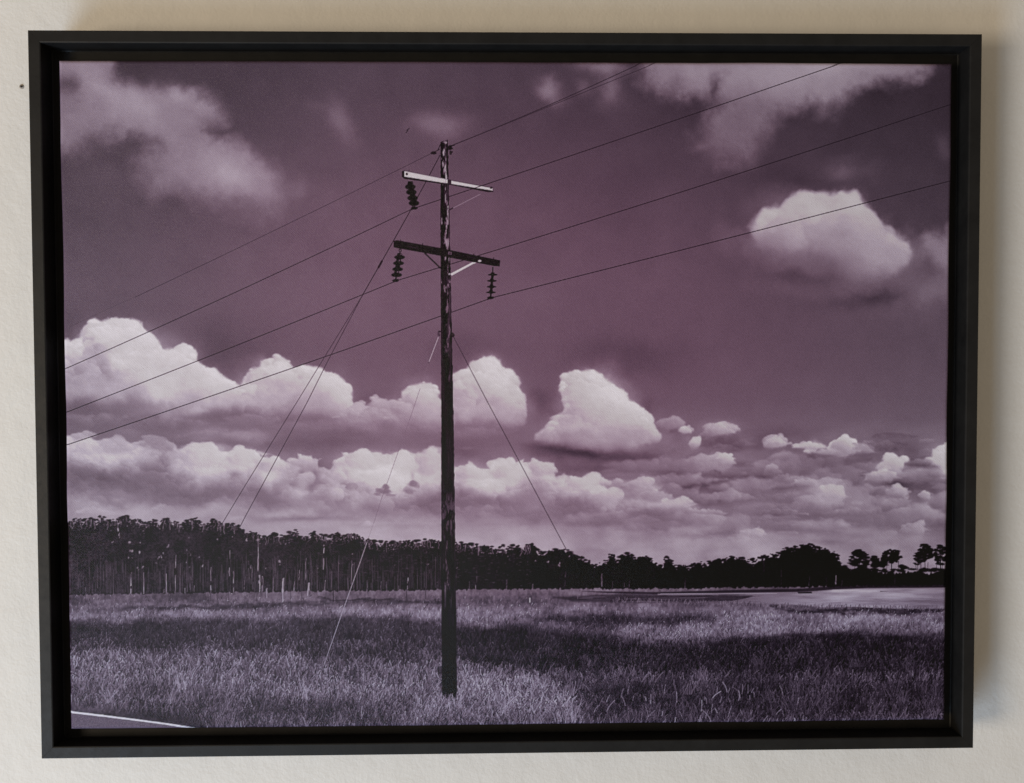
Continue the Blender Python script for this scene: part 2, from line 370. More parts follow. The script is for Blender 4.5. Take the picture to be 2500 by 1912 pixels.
    for b in ((700, 740, 270, 70, 104, .85), (580, 690, 90, 60, 110, .7), (950, 770, 200, 50, 112, .7), (1180, 650, 110, 110, 126, .8), (1300, 800, 160, 70, 126, .6), (1550, 870, 380, 55, 116, .8), (1900, 900, 260, 50, 118, .7),
              (640, 840, 120, 40, 122, .6), (1240, 500, 100, 25, 138, .5), (1750, 660, 60, 60, 150, .6), (1780, 740, 40, 25, 128, .6)):
        zb(0, 930, *b)
    for b in ((60, 640, 90, 80, 196, .8), (130, 720, 90, 60, 192, .8), (290, 690, 110, 60, 160, .6), (480, 640, 70, 60, 168, .6), (330, 820, 90, 60, 184, .8), (400, 890, 100, 60, 178, .7), (560, 890, 70, 60, 182, .7), (700, 830, 60, 50, 176, .7), (800, 680, 160, 90, 188, .8),
              (960, 740, 150, 110, 208, .95), (1000, 640, 160, 60, 186, .7), (1180, 640, 120, 110, 204, .9), (1200, 740, 70, 60, 200, .8), (1300, 585, 60, 25, 214, .8), (1400, 660, 90, 110, 184, .85), (1420, 560, 60, 50, 176, .7), (870, 920, 100, 50, 172, .7), (1180, 870, 60, 40, 160, .6),
              (1800, 810, 230, 70, 190, .85), (1960, 720, 90, 70, 188, .8), (1700, 760, 110, 60, 180, .7), (300, 1000, 260, 40, 168, .7), (600, 1000, 200, 50, 160, .5)):
        zb(600, 930, *b)
    for b in ((190, 880, 130, 80, 126, .8), (500, 790, 50, 90, 116, .85, 10), (410, 700, 30, 30, 128, .6), (440, 910, 50, 40, 134, .6), (790, 970, 120, 30, 134, .5), (1400, 940, 120, 45, 112, .85, -22), (1480, 900, 120, 70, 116, .8), (1800, 945, 260, 34, 114, .85),
              (1650, 900, 80, 60, 122, .6), (2120, 880, 120, 60, 134, .6), (2100, 1000, 140, 60, 138, .6), (400, 1060, 300, 18, 126, .7), (1100, 1010, 200, 40, 140, .5), (1300, 1110, 260, 22, 134, .6), (900, 1110, 200, 20, 136, .5), (930, 640, 60, 25, 150, .5)):
        zb(600, 930, *b)
    for b in ((810, 820, 66, 36, 118, .75, 0, 1, .35), (750, 800, 30, 25, 122, .6, 0, 1, .3), (1280, 800, 40, 50, 110, .8, 20, 1, .35), (1250, 850, 44, 36, 114, .7, 0, 1, .3), (1275, 720, 14, 45, 126, .6), (735, 920, 26, 24, 128, .6), (1095, 610, 12, 30, 138, .6), (520, 760, 24, 50, 118, .6, 0, 1, .3)):
        zb(600, 930, *b)
    for b in ((100, 740, 110, 100, 194, .9), (60, 860, 80, 50, 184, .7), (340, 700, 130, 60, 168, .7), (450, 860, 60, 50, 172, .7), (740, 780, 90, 50, 194, .9), (800, 860, 120, 70, 190, .8), (620, 800, 90, 50, 172, .7), (1130, 800, 70, 50, 174, .7), (1240, 790, 90, 40, 164, .7), (1300, 940, 130, 50, 186, .85),
              (1490, 940, 80, 35, 180, .8), (1150, 880, 90, 60, 160, .6), (980, 960, 120, 60, 166, .6), (1200, 1060, 60, 40, 162, .7), (960, 1040, 80, 30, 156, .6), (1650, 1030, 150, 25, 150, .6), (100, 1090, 160, 30, 150, .5)):
        zb(1200, 930, *b)
    for b in ((640, 960, 200, 80, 118, .85), (250, 880, 130, 60, 130, .7), (100, 980, 200, 50, 126, .7), (760, 1090, 300, 30, 114, .8), (1400, 1080, 180, 40, 112, .85), (1060, 1000, 60, 50, 134, .5), (400, 1040, 220, 40, 120, .7), (1600, 1170, 300, 30, 112, .6)):
        zb(1200, 930, *b)

    # ---- upper cumulus row
    row = np.vstack([A(0, 450, 250, 1195, 540, 1205, 590, 1195, 640, 1115, 690, 1045, 730, 1025, 790, 1055, 880, 1045, 950, 1030, 1010, 1045, 1100, 1095, 1180, 1155, 1210, 1205, 1240, 1265, 1300, 1285, 1400, 1245, 1470, 1235, 1500, 1295, 1480, 1350,
                       1560, 1385, 1680, 1445, 1750, 1485, 1840, 1535, 1890, 1445, 1990, 1405, 2000, 1365, 2100, 1315),
                     A(600, 450, 200, 1315, 270, 1308, 320, 1345, 370, 1395, 480, 1385, 590, 1405, 620, 1445, 690, 1445, 760, 1505, 810, 1575, 822, 1650),
                     A(600, 930, 815, 150, 845, 195, 920, 188, 1000, 182, 1050, 188, 1090, 152, 1160, 158, 1195, 130, 1188, 85, 1250, 35, 1340, 22, 1420, 18, 1470, 55, 1485, 170, 1560, 180, 1600, 360, 1500, 400, 1300, 400, 1100, 400, 900, 385, 700, 370, 500, 290, 200, 250, 0, 250),
                     A(0, 930, 1900, 250, 1600, 280, 1400, 280, 1200, 215, 900, 190, 250, 210)])
    heap(row, 190, 122, 46, 1500, 1.5, 32, 1.0, .45)
    for b in ((800, 1130, 220, 90, 208, .8), (1100, 1250, 170, 120, 206, .8), (950, 1380, 150, 90, 212, .85), (1150, 1480, 200, 90, 204, .8), (1350, 1320, 130, 70, 204, .8), (560, 1290, 90, 60, 202, .7), (1600, 1530, 130, 80, 196, .8), (1800, 1580, 130, 60, 192, .7), (2100, 1400, 120, 60, 200, .7), (1250, 1620, 130, 60, 196, .7)):
        zb(0, 450, *b)
    for b in ((640, 1450, 120, 60, 158, .75), (760, 1530, 130, 40, 150, .75), (600, 1600, 120, 70, 156, .75), (850, 1620, 120, 50, 158, .7), (990, 1330, 60, 20, 176, .6), (1400, 1560, 80, 80, 172, .6), (1700, 1640, 60, 40, 166, .6), (1000, 1180, 80, 40, 188, .5), (1150, 1340, 120, 16, 186, .5)):
        zb(0, 450, *b)
    for b in ((600, 80, 120, 60, 156, .7), (760, 130, 140, 70, 150, .7), (1000, 60, 160, 60, 182, .7), (1250, 50, 120, 70, 190, .8), (1500, 60, 130, 60, 190, .8), (1600, 170, 140, 50, 176, .7), (1520, 230, 100, 40, 178, .7), (1950, 60, 120, 60, 186, .7), (2000, 150, 140, 40, 180, .7), (1300, 150, 200, 60, 160, .6)):
        zb(0, 930, *b)
    for b in ((640, 240, 130, 80, 104, .85), (780, 330, 160, 60, 106, .8), (580, 380, 80, 50, 122, .6), (1050, 270, 220, 50, 118, .8), (1250, 340, 240, 50, 108, .85), (1600, 420, 300, 50, 118, .8), (1900, 290, 260, 45, 106, .85), (2050, 360, 200, 40, 112, .7), (1600, 490, 220, 22, 98, .7), (1980, 180, 100, 60, 152, .6), (1500, 330, 130, 30, 128, .6), (2050, 470, 200, 50, 100, .7), (640, 400, 40, 30, 160, .7), (970, 390, 120, 36, 136, .6), (1850, 420, 160, 36, 146, .6)):
        zb(0, 930, *b)
    for b in ((250, 1400, 110, 70, 196, .8), (470, 1460, 150, 60, 190, .7), (680, 1500, 80, 60, 204, .8), (740, 1580, 70, 70, 198, .8), (560, 1560, 60, 60, 180, .6), (300, 1560, 200, 70, 178, .6), (100, 1500, 100, 80, 188, .6)):
        zb(600, 450, *b)
    for b in ((720, 60, 90, 70, 196, .8), (300, 60, 160, 70, 182, .7), (200, 190, 130, 60, 152, .8), (60, 130, 130, 40, 172, .6), (450, 180, 150, 60, 156, .7), (940, 260, 130, 70, 150, .6), (1100, 230, 120, 60, 150, .6), (1330, 90, 110, 60, 170, .7), (1250, 200, 60, 30, 128, .6), (1000, 350, 140, 50, 146, .6), (1400, 260, 110, 70, 148, .6), (700, 250, 160, 40, 140, .6), (1450, 140, 40, 60, 150, .5)):
        zb(600, 930, *b)
    for b in ((120, 290, 200, 40, 104, .85), (500, 350, 300, 45, 106, .8), (850, 410, 250, 36, 100, .8), (1200, 440, 260, 34, 100, .8), (250, 340, 160, 40, 112, .6), (60, 420, 120, 50, 144, .7), (950, 120, 130, 40, 92, .6), (1300, 480, 220, 30, 98, .6), (650, 480, 400, 50, 94, .6)):
        zb(600, 930, *b)
    # ---- cumulus right of the pole
    heap(np.vstack([A(600, 450, 1540, 1440, 1600, 1445, 1680, 1405, 1720, 1375, 1800, 1335, 1880, 1325, 1940, 1355, 1970, 1405, 2050, 1435, 2095, 1505, 2105, 1600, 2125, 1670),
                    A(600, 930, 2125, 170, 2160, 250, 2150, 330, 2080, 390, 1900, 370, 1750, 350, 1540, 350)]), 194, 140, 34, 420, 1.6, 32, 1.0, .45)
    for b in ((1850, 1390, 130, 60, 206, .8), (2000, 1480, 90, 70, 208, .85), (1920, 1450, 80, 40, 202, .7), (2050, 1590, 60, 70, 202, .8), (1700, 1450, 80, 40, 186, .6)):
        zb(600, 450, *b)
    for b in ((1780, 60, 130, 80, 176, .7), (2000, 60, 90, 60, 198, .7), (1700, 200, 130, 90, 164, .6), (1950, 200, 150, 80, 168, .6), (1900, 130, 60, 30, 156, .5)):
        zb(600, 930, *b)
    for b in ((1700, 360, 150, 30, 112, .8), (1900, 400, 200, 40, 110, .7), (1800, 480, 260, 50, 98, .7), (1700, 560, 200, 60, 92, .6), (2150, 450, 120, 50, 104, .7), (1690, 520, 60, 12, 122, .5)):
        zb(600, 930, *b)
    # ---- tall cumulus, centre right
    zb(1200, 930, 360, 260, 130, 80, 104, .75); zb(1200, 930, 520, 190, 50, 40, 118, .6)
    heap(np.vstack([A(1200, 450, 518, 1560, 528, 1475, 600, 1428, 700, 1430, 800, 1426, 850, 1455, 900, 1505, 970, 1555, 1010, 1605, 1022, 1645),
                    A(1200, 930, 1010, 115, 1080, 165, 1150, 205, 1200, 265, 1240, 315, 1280, 385, 1290, 455, 1230, 530, 1100, 555, 950, 535, 800, 512, 600, 492, 400, 502, 330, 470, 335, 410, 420, 345, 500, 255, 560, 225, 540, 150)]), 198, 140, 34, 480, 1.6, 34, 1.0, .42)
    for b in ((640, 1540, 110, 90, 186, .7), (800, 1470, 110, 50, 214, .8), (900, 1560, 90, 60, 214, .8), (700, 1640, 110, 50, 190, .5)):
        zb(1200, 450, *b)
    for b in ((880, 60, 110, 60, 212, .85), (840, 150, 90, 80, 212, .85), (1060, 210, 60, 60, 206, .8), (900, 210, 60, 40, 188, .7), (640, 110, 100, 60, 184, .6), (650, 160, 100, 20, 168, .5), (560, 330, 130, 70, 190, .7), (800, 340, 110, 70, 178, .6), (1000, 330, 150, 70, 172, .6), (420, 430, 100, 40, 170, .6), (700, 440, 170, 40, 158, .6), (1000, 460, 160, 40, 158, .6), (1180, 400, 80, 80, 160, .6), (950, 400, 60, 30, 154, .5)):
        zb(1200, 930, *b)
    for b in ((560, 530, 260, 30, 60, .85, 3), (780, 550, 200, 30, 66, .75, 4), (1100, 585, 200, 36, 86, .7), (400, 570, 160, 40, 80, .6), (900, 650, 400, 60, 94, .6), (1200, 640, 90, 25, 118, .5), (380, 130, 100, 110, 78, .6)):
        zb(1200, 930, *b)
    # ---- small clouds trailing to the right
    for x, y, rx, ry, lt, lb in ((470, 368, 42, 24, 148, 114), (605, 386, 50, 24, 156, 112), (570, 486, 80, 40, 158, 106), (760, 562, 140, 42, 138, 104), (1090, 545, 130, 62, 136, 98), (900, 560, 80, 40, 150, 108), (690, 520, 60, 22, 124, 98)):
        an = np.linspace(0, 2 * math.pi, 18, endpoint=False)
        heap(np.stack([1200 + .9237 * (x + rx * np.cos(an) * ph.uniform(.8, 1.15, 18)), 700 + .9237 * (y + ry * np.where(np.sin(an) < 0, np.sin(an), .6 * np.sin(an)) * ph.uniform(.75, 1.2, 18))], 1), lt, lb, ry * .7, 160, 1.6, 14, .85, .5)
    for b in ((1340, 325, 110, 55, 130, .8, 20), (1420, 330, 60, 50, 132, .7), (1180, 200, 60, 60, 108, .6), (1740, 380, 110, 55, 148, .85), (1850, 420, 100, 30, 118, .7, 25), (1640, 660, 190, 80, 146, .85), (1560, 700, 140, 50, 142, .7), (1750, 600, 110, 36, 160, .8), (1560, 760, 140, 30, 128, .6), (1480, 620, 80, 40, 120, .5), (980, 780, 60, 36, 142, .7, -40)):
        zb(1200, 930, *b)
    for b in ((1500, 385, 62, 34, 170, .9, 0, 1, .55), (1530, 370, 24, 22, 176, .9, 0, 1, .6), (1560, 490, 44, 60, 176, .9, 25, 1, .55), (1590, 540, 22, 26, 166, .8, 0, 1, .55), (1500, 450, 40, 30, 132, .7), (1720, 610, 60, 22, 170, .8, 0, 1, .4), (1820, 590, 22, 26, 162, .8, 0, 1, .5), (2150, 490, 60, 50, 152, .9, 0, 1, .4), (1930, 745, 16, 12, 172, .9, 0, 1, .5), (1730, 370, 70, 36, 158, .7)):
        zb(1200, 930, *b)
    for b in ((1500, 800, 280, 34, 84, .8), (1450, 460, 100, 60, 108, .6), (1850, 500, 200, 40, 92, .7), (1700, 470, 160, 30, 96, .6), (1800, 790, 250, 60, 96, .7), (1700, 900, 300, 50, 98, .7), (1900, 840, 200, 30, 108, .5), (1330, 700, 140, 50, 96, .6), (1950, 940, 200, 20, 128, .6)):
        zb(1200, 930, *b)
    for b in ((290, 480, 85, 50, 152, .9, 0, 1, .25), (350, 470, 40, 50, 150, .8, 0, 1, .35), (240, 520, 60, 40, 130, .7), (575, 545, 58, 40, 184, .95, -15, 1, .6), (600, 490, 30, 22, 150, .7), (650, 530, 50, 40, 150, .7), (980, 490, 60, 24, 122, .7), (60, 460, 70, 40, 124, .6)):
        zb(1800, 930, *b)
    heap(A(1800, 930, 680, 555, 700, 495, 780, 435, 850, 425, 915, 445, 935, 505, 880, 565, 820, 612, 750, 592), 200, 150, 12, 110, .8, 16, 1, .2)
    zb(1800, 930, 760, 490, 40, 30, 196, .6); zb(1800, 930, 850, 460, 50, 30, 194, .6); zb(1800, 930, 870, 540, 40, 30, 170, .5)
    heap(A(1800, 930, 960, 770, 990, 725, 1080, 700, 1090, 645, 1140, 592, 1200, 612, 1250, 600, 1275, 588, 1290, 610, 1330, 592, 1322, 655, 1265, 700, 1225, 770, 1140, 782, 1060, 760), 198, 150, 12, 130, .8, 16, 1, .2)
    heap(A(1800, 930, 1390, 642, 1440, 612, 1500, 582, 1570, 562, 1582, 495, 1640, 450, 1680, 450, 1680, 810, 1540, 792, 1518, 762, 1560, 722, 1530, 682, 1450, 660, 1405, 668), 200, 178, 12, 130, .8, 14, 1, .15)
    for b in ((1400, 710, 130, 50, 104, .9, 0, 1, .3), (1480, 700, 70, 40, 112, .8, 0, 1, .4), (1230, 790, 100, 24, 84, .85), (1400, 800, 180, 40, 80, .85), (1450, 870, 160, 60, 90, .8), (1100, 820, 100, 50, 112, .6), (640, 640, 240, 50, 90, .8), (450, 680, 200, 36, 84, .8), (760, 640, 50, 30, 124, .6), (650, 720, 200, 24, 92, .7), (900, 760, 120, 60, 96, .7), (560, 880, 60, 30, 100, .6), (1040, 920, 140, 90, 104, .7), (420, 840, 120, 40, 104, .7), (120, 800, 110, 40, 122, .6), (150, 900, 200, 40, 108, .7), (300, 930, 250, 24, 98, .6)):
        zb(1800, 930, *b)
    heap(A(1800, 930, 190, 715, 275, 655, 330, 672, 290, 720, 315, 765, 235, 742), 162, 140, 8, 60, 1, 12, .9, .3)
    heap(A(1800, 930, 330, 752, 440, 738, 500, 752, 740, 760, 790, 822, 825, 905, 790, 950, 640, 930, 570, 880, 520, 810, 440, 800), 168, 122, 14, 160, 1, 16, .95, .35)
    zb(1800, 930, 690, 840, 90, 60, 172, .75); zb(1800, 930, 460, 760, 100, 18, 158, .7)
    for b in ((910, 937, 40, 18, 180, .9, 0, 1, .5), (850, 880, 18, 18, 136, .7), (1250, 860, 60, 40, 146, .8, 0, 1, .3), (1200, 900, 80, 50, 132, .7), (1290, 900, 24, 36, 150, .8, 0, 1, .4), (1490, 900, 26, 30, 154, .85, 0, 1, .4), (1180, 830, 50, 20, 150, .6), (930, 980, 30, 20, 140, .7), (820, 1040, 40, 30, 134, .7), (1420, 970, 60, 40, 128, .6)):
        zb(1800, 930, *b)
    for b in ((110, 1180, 80, 60, 160, .85, 30), (200, 1230, 120, 40, 146, .7, 20), (60, 1130, 40, 30, 150, .6), (150, 1070, 60, 24, 138, .6), (900, 1230, 80, 50, 142, .7), (1380, 1180, 70, 90, 142, .7, 30), (700, 1180, 300, 40, 128, .6), (1000, 1260, 500, 40, 134, .6), (500, 1080, 300, 30, 124, .6)):
        zb(1800, 930, *b)
    for b in ((300, 1040, 350, 24, 100, .7), (1000, 1050, 200, 60, 104, .7), (1350, 1060, 200, 30, 104, .6), (450, 1150, 250, 24, 110, .6), (1500, 1250, 100, 60, 120, .6), (650, 1240, 200, 20, 116, .5)):
        zb(1800, 930, *b)
    # torn cloudlets filling the low sky, smaller towards the horizon
    D = fbm(X + wx * .6, (Y + wy * .5) * 1.7, 110, 17, 6, .5)
    L += sstep(1020, 1100, Y) * (.35 + .65 * sstep(1250, 1600, X)) * D * 34
    L0 = L.copy()
    spots = [(ph.uniform(1480, 2340), ph.uniform(1090, 1325)) for _ in range(110)] + [(ph.uniform(1560, 2340), ph.uniform(1060, 1290)) for _ in range(70)] + [(ph.uniform(130, 1400), ph.uniform(1170, 1325)) for _ in range(40)]
    for cx, cy in sorted(spots, key=lambda c: c[1]):
        w_ = float(np.interp(cy, [1050, 1320], [46, 22])) * ph.uniform(.5, 1.5); h_ = w_ * ph.uniform(.22, .5)
        an = np.linspace(0, 2 * math.pi, 14, endpoint=False)
        P = np.stack([cx + w_ * np.cos(an) * ph.uniform(.7, 1.15, 14), cy - h_ * np.where(np.sin(an) > 0, np.sin(an), .35 * np.sin(an)) * ph.uniform(.6, 1.2, 14)], 1)
        ci = min(L.shape[0] - 1, int((cy - PY0) / 2)); cj = min(L.shape[1] - 1, max(0, int((cx - PX0) / 2)))
        up = ph.uniform(8, 30) * (1 - .5 * (cy - 1050) / 280) * (1 if ph.random() < .75 else -.6)
        heap(P, up, -up * .35, max(5, h_ * .8), 26, 1.1, abs(up) * .6, ph.uniform(.45, .85), .5, rel=float(L0[ci, cj]))
    for q in range(40):                    # shaded flat bases
        cx, cy = ph.uniform(1500, 2340), ph.uniform(1100, 1260); blob(cx, cy, ph.uniform(25, 80), ph.uniform(4, 9), float(np.interp(cy, [1040, 1260], [88, 112])), .5)
    def lump(ox, x, y, rx, ry, lt, lb, crisp=1.0, op=.9, amp=18, fade=.4, n=150):
        an = np.linspace(0, 2 * math.pi, 18, endpoint=False); jr = ph.uniform(.62, 1.3, 18)
        heap(np.stack([ox + .9237 * (x + rx * np.cos(an) * jr), 700 + .9237 * (y + ry * np.where(np.sin(an) < 0, np.sin(an), .65 * np.sin(an)) * jr)], 1), lt, lb, max(6, ry * .62), n, crisp, amp, op, fade)
    for b in ((150, 362, 120, 26, 126, 96), (330, 372, 120, 26, 122, 98), (560, 362, 110, 24, 124, 100), (460, 400, 110, 16, 144, 106), (720, 378, 120, 26, 122, 98), (880, 375, 100, 26, 130, 102), (1000, 385, 70, 22, 122, 100), (1160, 392, 90, 22, 116, 98)):
        lump(100, *b, 3.0, .75, 10, .6)
    for b in ((835, 332, 46, 26, 160, 136), (900, 318, 46, 26, 166, 138), (955, 330, 34, 26, 158, 136), (860, 345, 80, 22, 150, 130), (110, 398, 40, 14, 168, 140), (180, 430, 90, 30, 178, 130), (300, 425, 50, 24, 156, 120), (425, 465, 60, 42, 196, 138), (525, 458, 50, 34, 190, 138), (600, 480, 46, 30, 176, 126), (700, 470, 40, 30, 170, 130), (690, 520, 34, 26, 176, 130), (660, 560, 40, 24, 172, 128), (770, 560, 50, 26, 168, 126), (850, 470, 60, 40, 190, 150), (900, 510, 50, 36, 208, 160), (965, 475, 44, 44, 208, 150), (1035, 475, 40, 50, 190, 140), (1150, 500, 70, 30, 192, 130), (1210, 490, 40, 30, 194, 140)):
        lump(100, *b, 1.1, .8, 20, .45)
    for q in range(26):                    # broad merging masses low on the right
        lump(1200, ph.uniform(300, 1240), ph.uniform(470, 640), ph.uniform(60, 130), ph.uniform(22, 40), ph.uniform(132, 152), 108, 2.0, .55, 16, .6, 120)
    for b in ((515, 386, 18, 14, 180, 140), (540, 420, 18, 24, 184, 130), (600, 386, 40, 20, 162, 116), (570, 470, 62, 28, 162, 112), (622, 458, 26, 14, 180, 140), (745, 492, 26, 18, 168, 120), (790, 515, 50, 16, 148, 112), (870, 524, 70, 20, 166, 116), (905, 556, 38, 28, 172, 118), (1060, 472, 44, 28, 200, 130), (1035, 505, 50, 22, 178, 118), (1190, 462, 28, 44, 202, 150), (1072, 550, 32, 22, 168, 118), (1145, 560, 14, 16, 160, 118), (700, 655, 38, 20, 156, 128), (760, 600, 80, 14, 134, 108), (640, 560, 60, 20, 132, 104), (960, 600, 60, 18, 132, 106), (1120, 645, 44, 24, 146, 122), (60, 495, 56, 44, 196, 136), (135, 490, 36, 30, 180, 128), (260, 522, 56, 28, 198, 136), (300, 560, 50, 28, 188, 124), (400, 530, 36, 24, 180, 124), (430, 560, 44, 24, 170, 118), (490, 576, 56, 16, 188, 128), (560, 600, 60, 12, 150, 118), (330, 522, 14, 14, 160, 120), (850, 430, 20, 14, 186, 140), (925, 425, 44, 28, 198, 140), (755, 420, 34, 20, 160, 118)):
        lump(1200, *b, 1.0, .85, 18, .45, 110)
    def shade(ox, x, y, rx, ry, val, op=.75):
        cx, cy = ox + x * .9237, 700 + y * .9237; rx *= .9237; ry *= .9237; R = max(rx, ry) * 2 + 30
        i0 = max(0, int((cy - R - PY0) / 2)); i1 = min(L.shape[0], int((cy + R - PY0) / 2)); j0 = max(0, int((cx - R - PX0) / 2)); j1 = min(L.shape[1], int((cx + R - PX0) / 2))
        s = np.s_[i0:i1, j0:j1]
        u = (X[s] - cx + wx[s] * .6 + tx[s] * .6) / rx; w = (Y[s] - cy + wy[s] * .5 + ty[s] * .6) / ry
        a = np.exp(-.8 * (u * u + w * w)) * op
        L[s] += a * .8 * (.55 * (val - L[s]) + .45 * (val - float(L[min(L.shape[0] - 1, int((cy - PY0) / 2)), min(L.shape[1] - 1, int((cx - PX0) / 2))])))
    for b in ((105, 262, 70, 34, 152), (240, 300, 120, 20, 150), (330, 330, 70, 16, 160), (150, 372, 130, 24, 96), (330, 392, 120, 20, 100), (560, 352, 110, 20, 108), (440, 402, 110, 14, 102), (700, 400, 150, 26, 98), (900, 405, 100, 20, 102), (690, 300, 110, 36, 152), (580, 300, 60, 26, 160), (900, 345, 80, 36, 146), (1000, 330, 50, 40, 152), (1180, 330, 80, 36, 156),
              (165, 522, 120, 26, 92), (110, 500, 50, 30, 100), (265, 500, 50, 40, 112), (480, 548, 170, 24, 104), (330, 545, 90, 22, 108), (620, 560, 80, 20, 118), (720, 520, 34, 40, 116), (645, 510, 40, 24, 128), (1030, 570, 60, 22, 104), (1150, 570, 90, 16, 106), (860, 600, 120, 12, 132), (560, 610, 120, 12, 130), (1180, 420, 120, 22, 98), (1150, 450, 80, 14, 96), (560, 495, 22, 30, 140), (440, 520, 40, 20, 138)):
        shade(100, *b)
    for b in ((200, 440, 120, 28, 182, .6), (425, 468, 50, 40, 198, .7), (525, 462, 44, 30, 192, .7), (590, 490, 30, 24, 188, .6), (690, 540, 36, 24, 178, .6), (860, 470, 70, 32, 196, .6), (900, 510, 60, 36, 206, .7), (960, 470, 40, 40, 206, .7), (1030, 470, 40, 44, 188, .6), (1150, 500, 80, 26, 192, .6), (250, 590, 160, 14, 154, .6), (460, 605, 50, 14, 164, .6), (300, 170, 80, 40, 208, .6), (330, 240, 60, 40, 204, .5), (780, 270, 34, 40, 204, .6), (1180, 220, 40, 30, 212, .6), (460, 390, 100, 14, 146, .6)):
        shade(100, *b)
    for b in ((240, 305, 44, 34, 174), (170, 380, 50, 24, 166), (260, 400, 130, 24, 148), (235, 260, 40, 26, 184), (250, 345, 60, 14, 164), (320, 385, 60, 20, 158), (380, 400, 50, 26, 152), (300, 352, 34, 20, 168), (350, 335, 26, 18, 190), (40, 310, 60, 40, 160), (280, 442, 150, 14, 62), (160, 440, 60, 10, 72), (60, 400, 120, 26, 96), (420, 460, 120, 26, 98), (160, 590, 120, 20, 116), (60, 575, 80, 20, 112), (330, 610, 120, 10, 112), (260, 560, 50, 24, 128), (480, 620, 90, 12, 108), (430, 570, 40, 20, 130), (570, 535, 110, 16, 88), (760, 500, 110, 14, 92), (860, 470, 120, 16, 92), (960, 500, 50, 40, 100), (1150, 510, 60, 24, 98), (650, 590, 120, 16, 106), (900, 610, 100, 10, 104), (1060, 600, 120, 20, 108)):
        shade(1200, *b)
    for b in ((300, 260, 36, 40, 214, .6), (345, 310, 30, 26, 210, .6), (60, 500, 50, 40, 196, .6), (130, 490, 30, 20, 178, .5), (260, 525, 50, 24, 198, .6), (310, 560, 40, 20, 186, .5), (410, 530, 30, 22, 180, .5), (490, 575, 60, 12, 186, .6), (880, 545, 50, 26, 168, .6), (700, 655, 40, 18, 154, .6), (1120, 650, 40, 22, 142, .5), (1060, 480, 40, 24, 190, .5), (1190, 480, 24, 40, 190, .5)):
        shade(1200, *b)
    cum = sstep(96, 150, L)
    zone = sstep(700, 860, Y) + sstep(1780, 1880, X) * sstep(430, 520, Y) * sstep(760, 640, Y) * .16 + .08
    zone = np.clip(zone, 0, 1) * (1 - .45 * sstep(1180, 1300, Y))
    for b in ((1070, 858, 58, 28, 108, .9, 0, 1, .6), (1085, 825, 30, 22, 106, .9, 0, 1, .6), (1025, 880, 34, 12, 112, .85, 0, 1, .6), (1120, 884, 34, 12, 112, .85, 0, 1, .6), (800, 825, 50, 26, 122, .8, 0, 1, .5), (1285, 795, 26, 36, 114, .85, 20, 1, .5), (1255, 850, 34, 26, 116, .8, 0, 1, .5)):
        zb(600, 930, *b)
    L += .16 * (L - 138) * sstep(98, 122, L) * sstep(560, 760, Y + .35 * X * 0) * (1 - .4 * sstep(1240, 1330, Y)) + cum * zone * rag * 9
    L += cum * zone * np.clip(RF, -5, 5) * .35 + fine * 2.2 * (1 + 2.2 * cum * zone)
    return L

def up2(a):                               # half -> full resolution
    h, w = a.shape
    yi = (np.arange(PH) - .5) / 2; xi = (np.arange(PW) - .5) / 2
    y0 = np.clip(np.floor(yi).astype(int), 0, h - 2); x0 = np.clip(np.floor(xi).astype(int), 0, w - 2)
    fy = np.clip(yi - y0, 0, 1)[:, None].astype(np.float32); fx = np.clip(xi - x0, 0, 1)[None].astype(np.float32)
    r = a[y0] * (1 - fy) + a[y0 + 1] * fy
    return r[:, x0] * (1 - fx) + r[:, x0 + 1] * fx

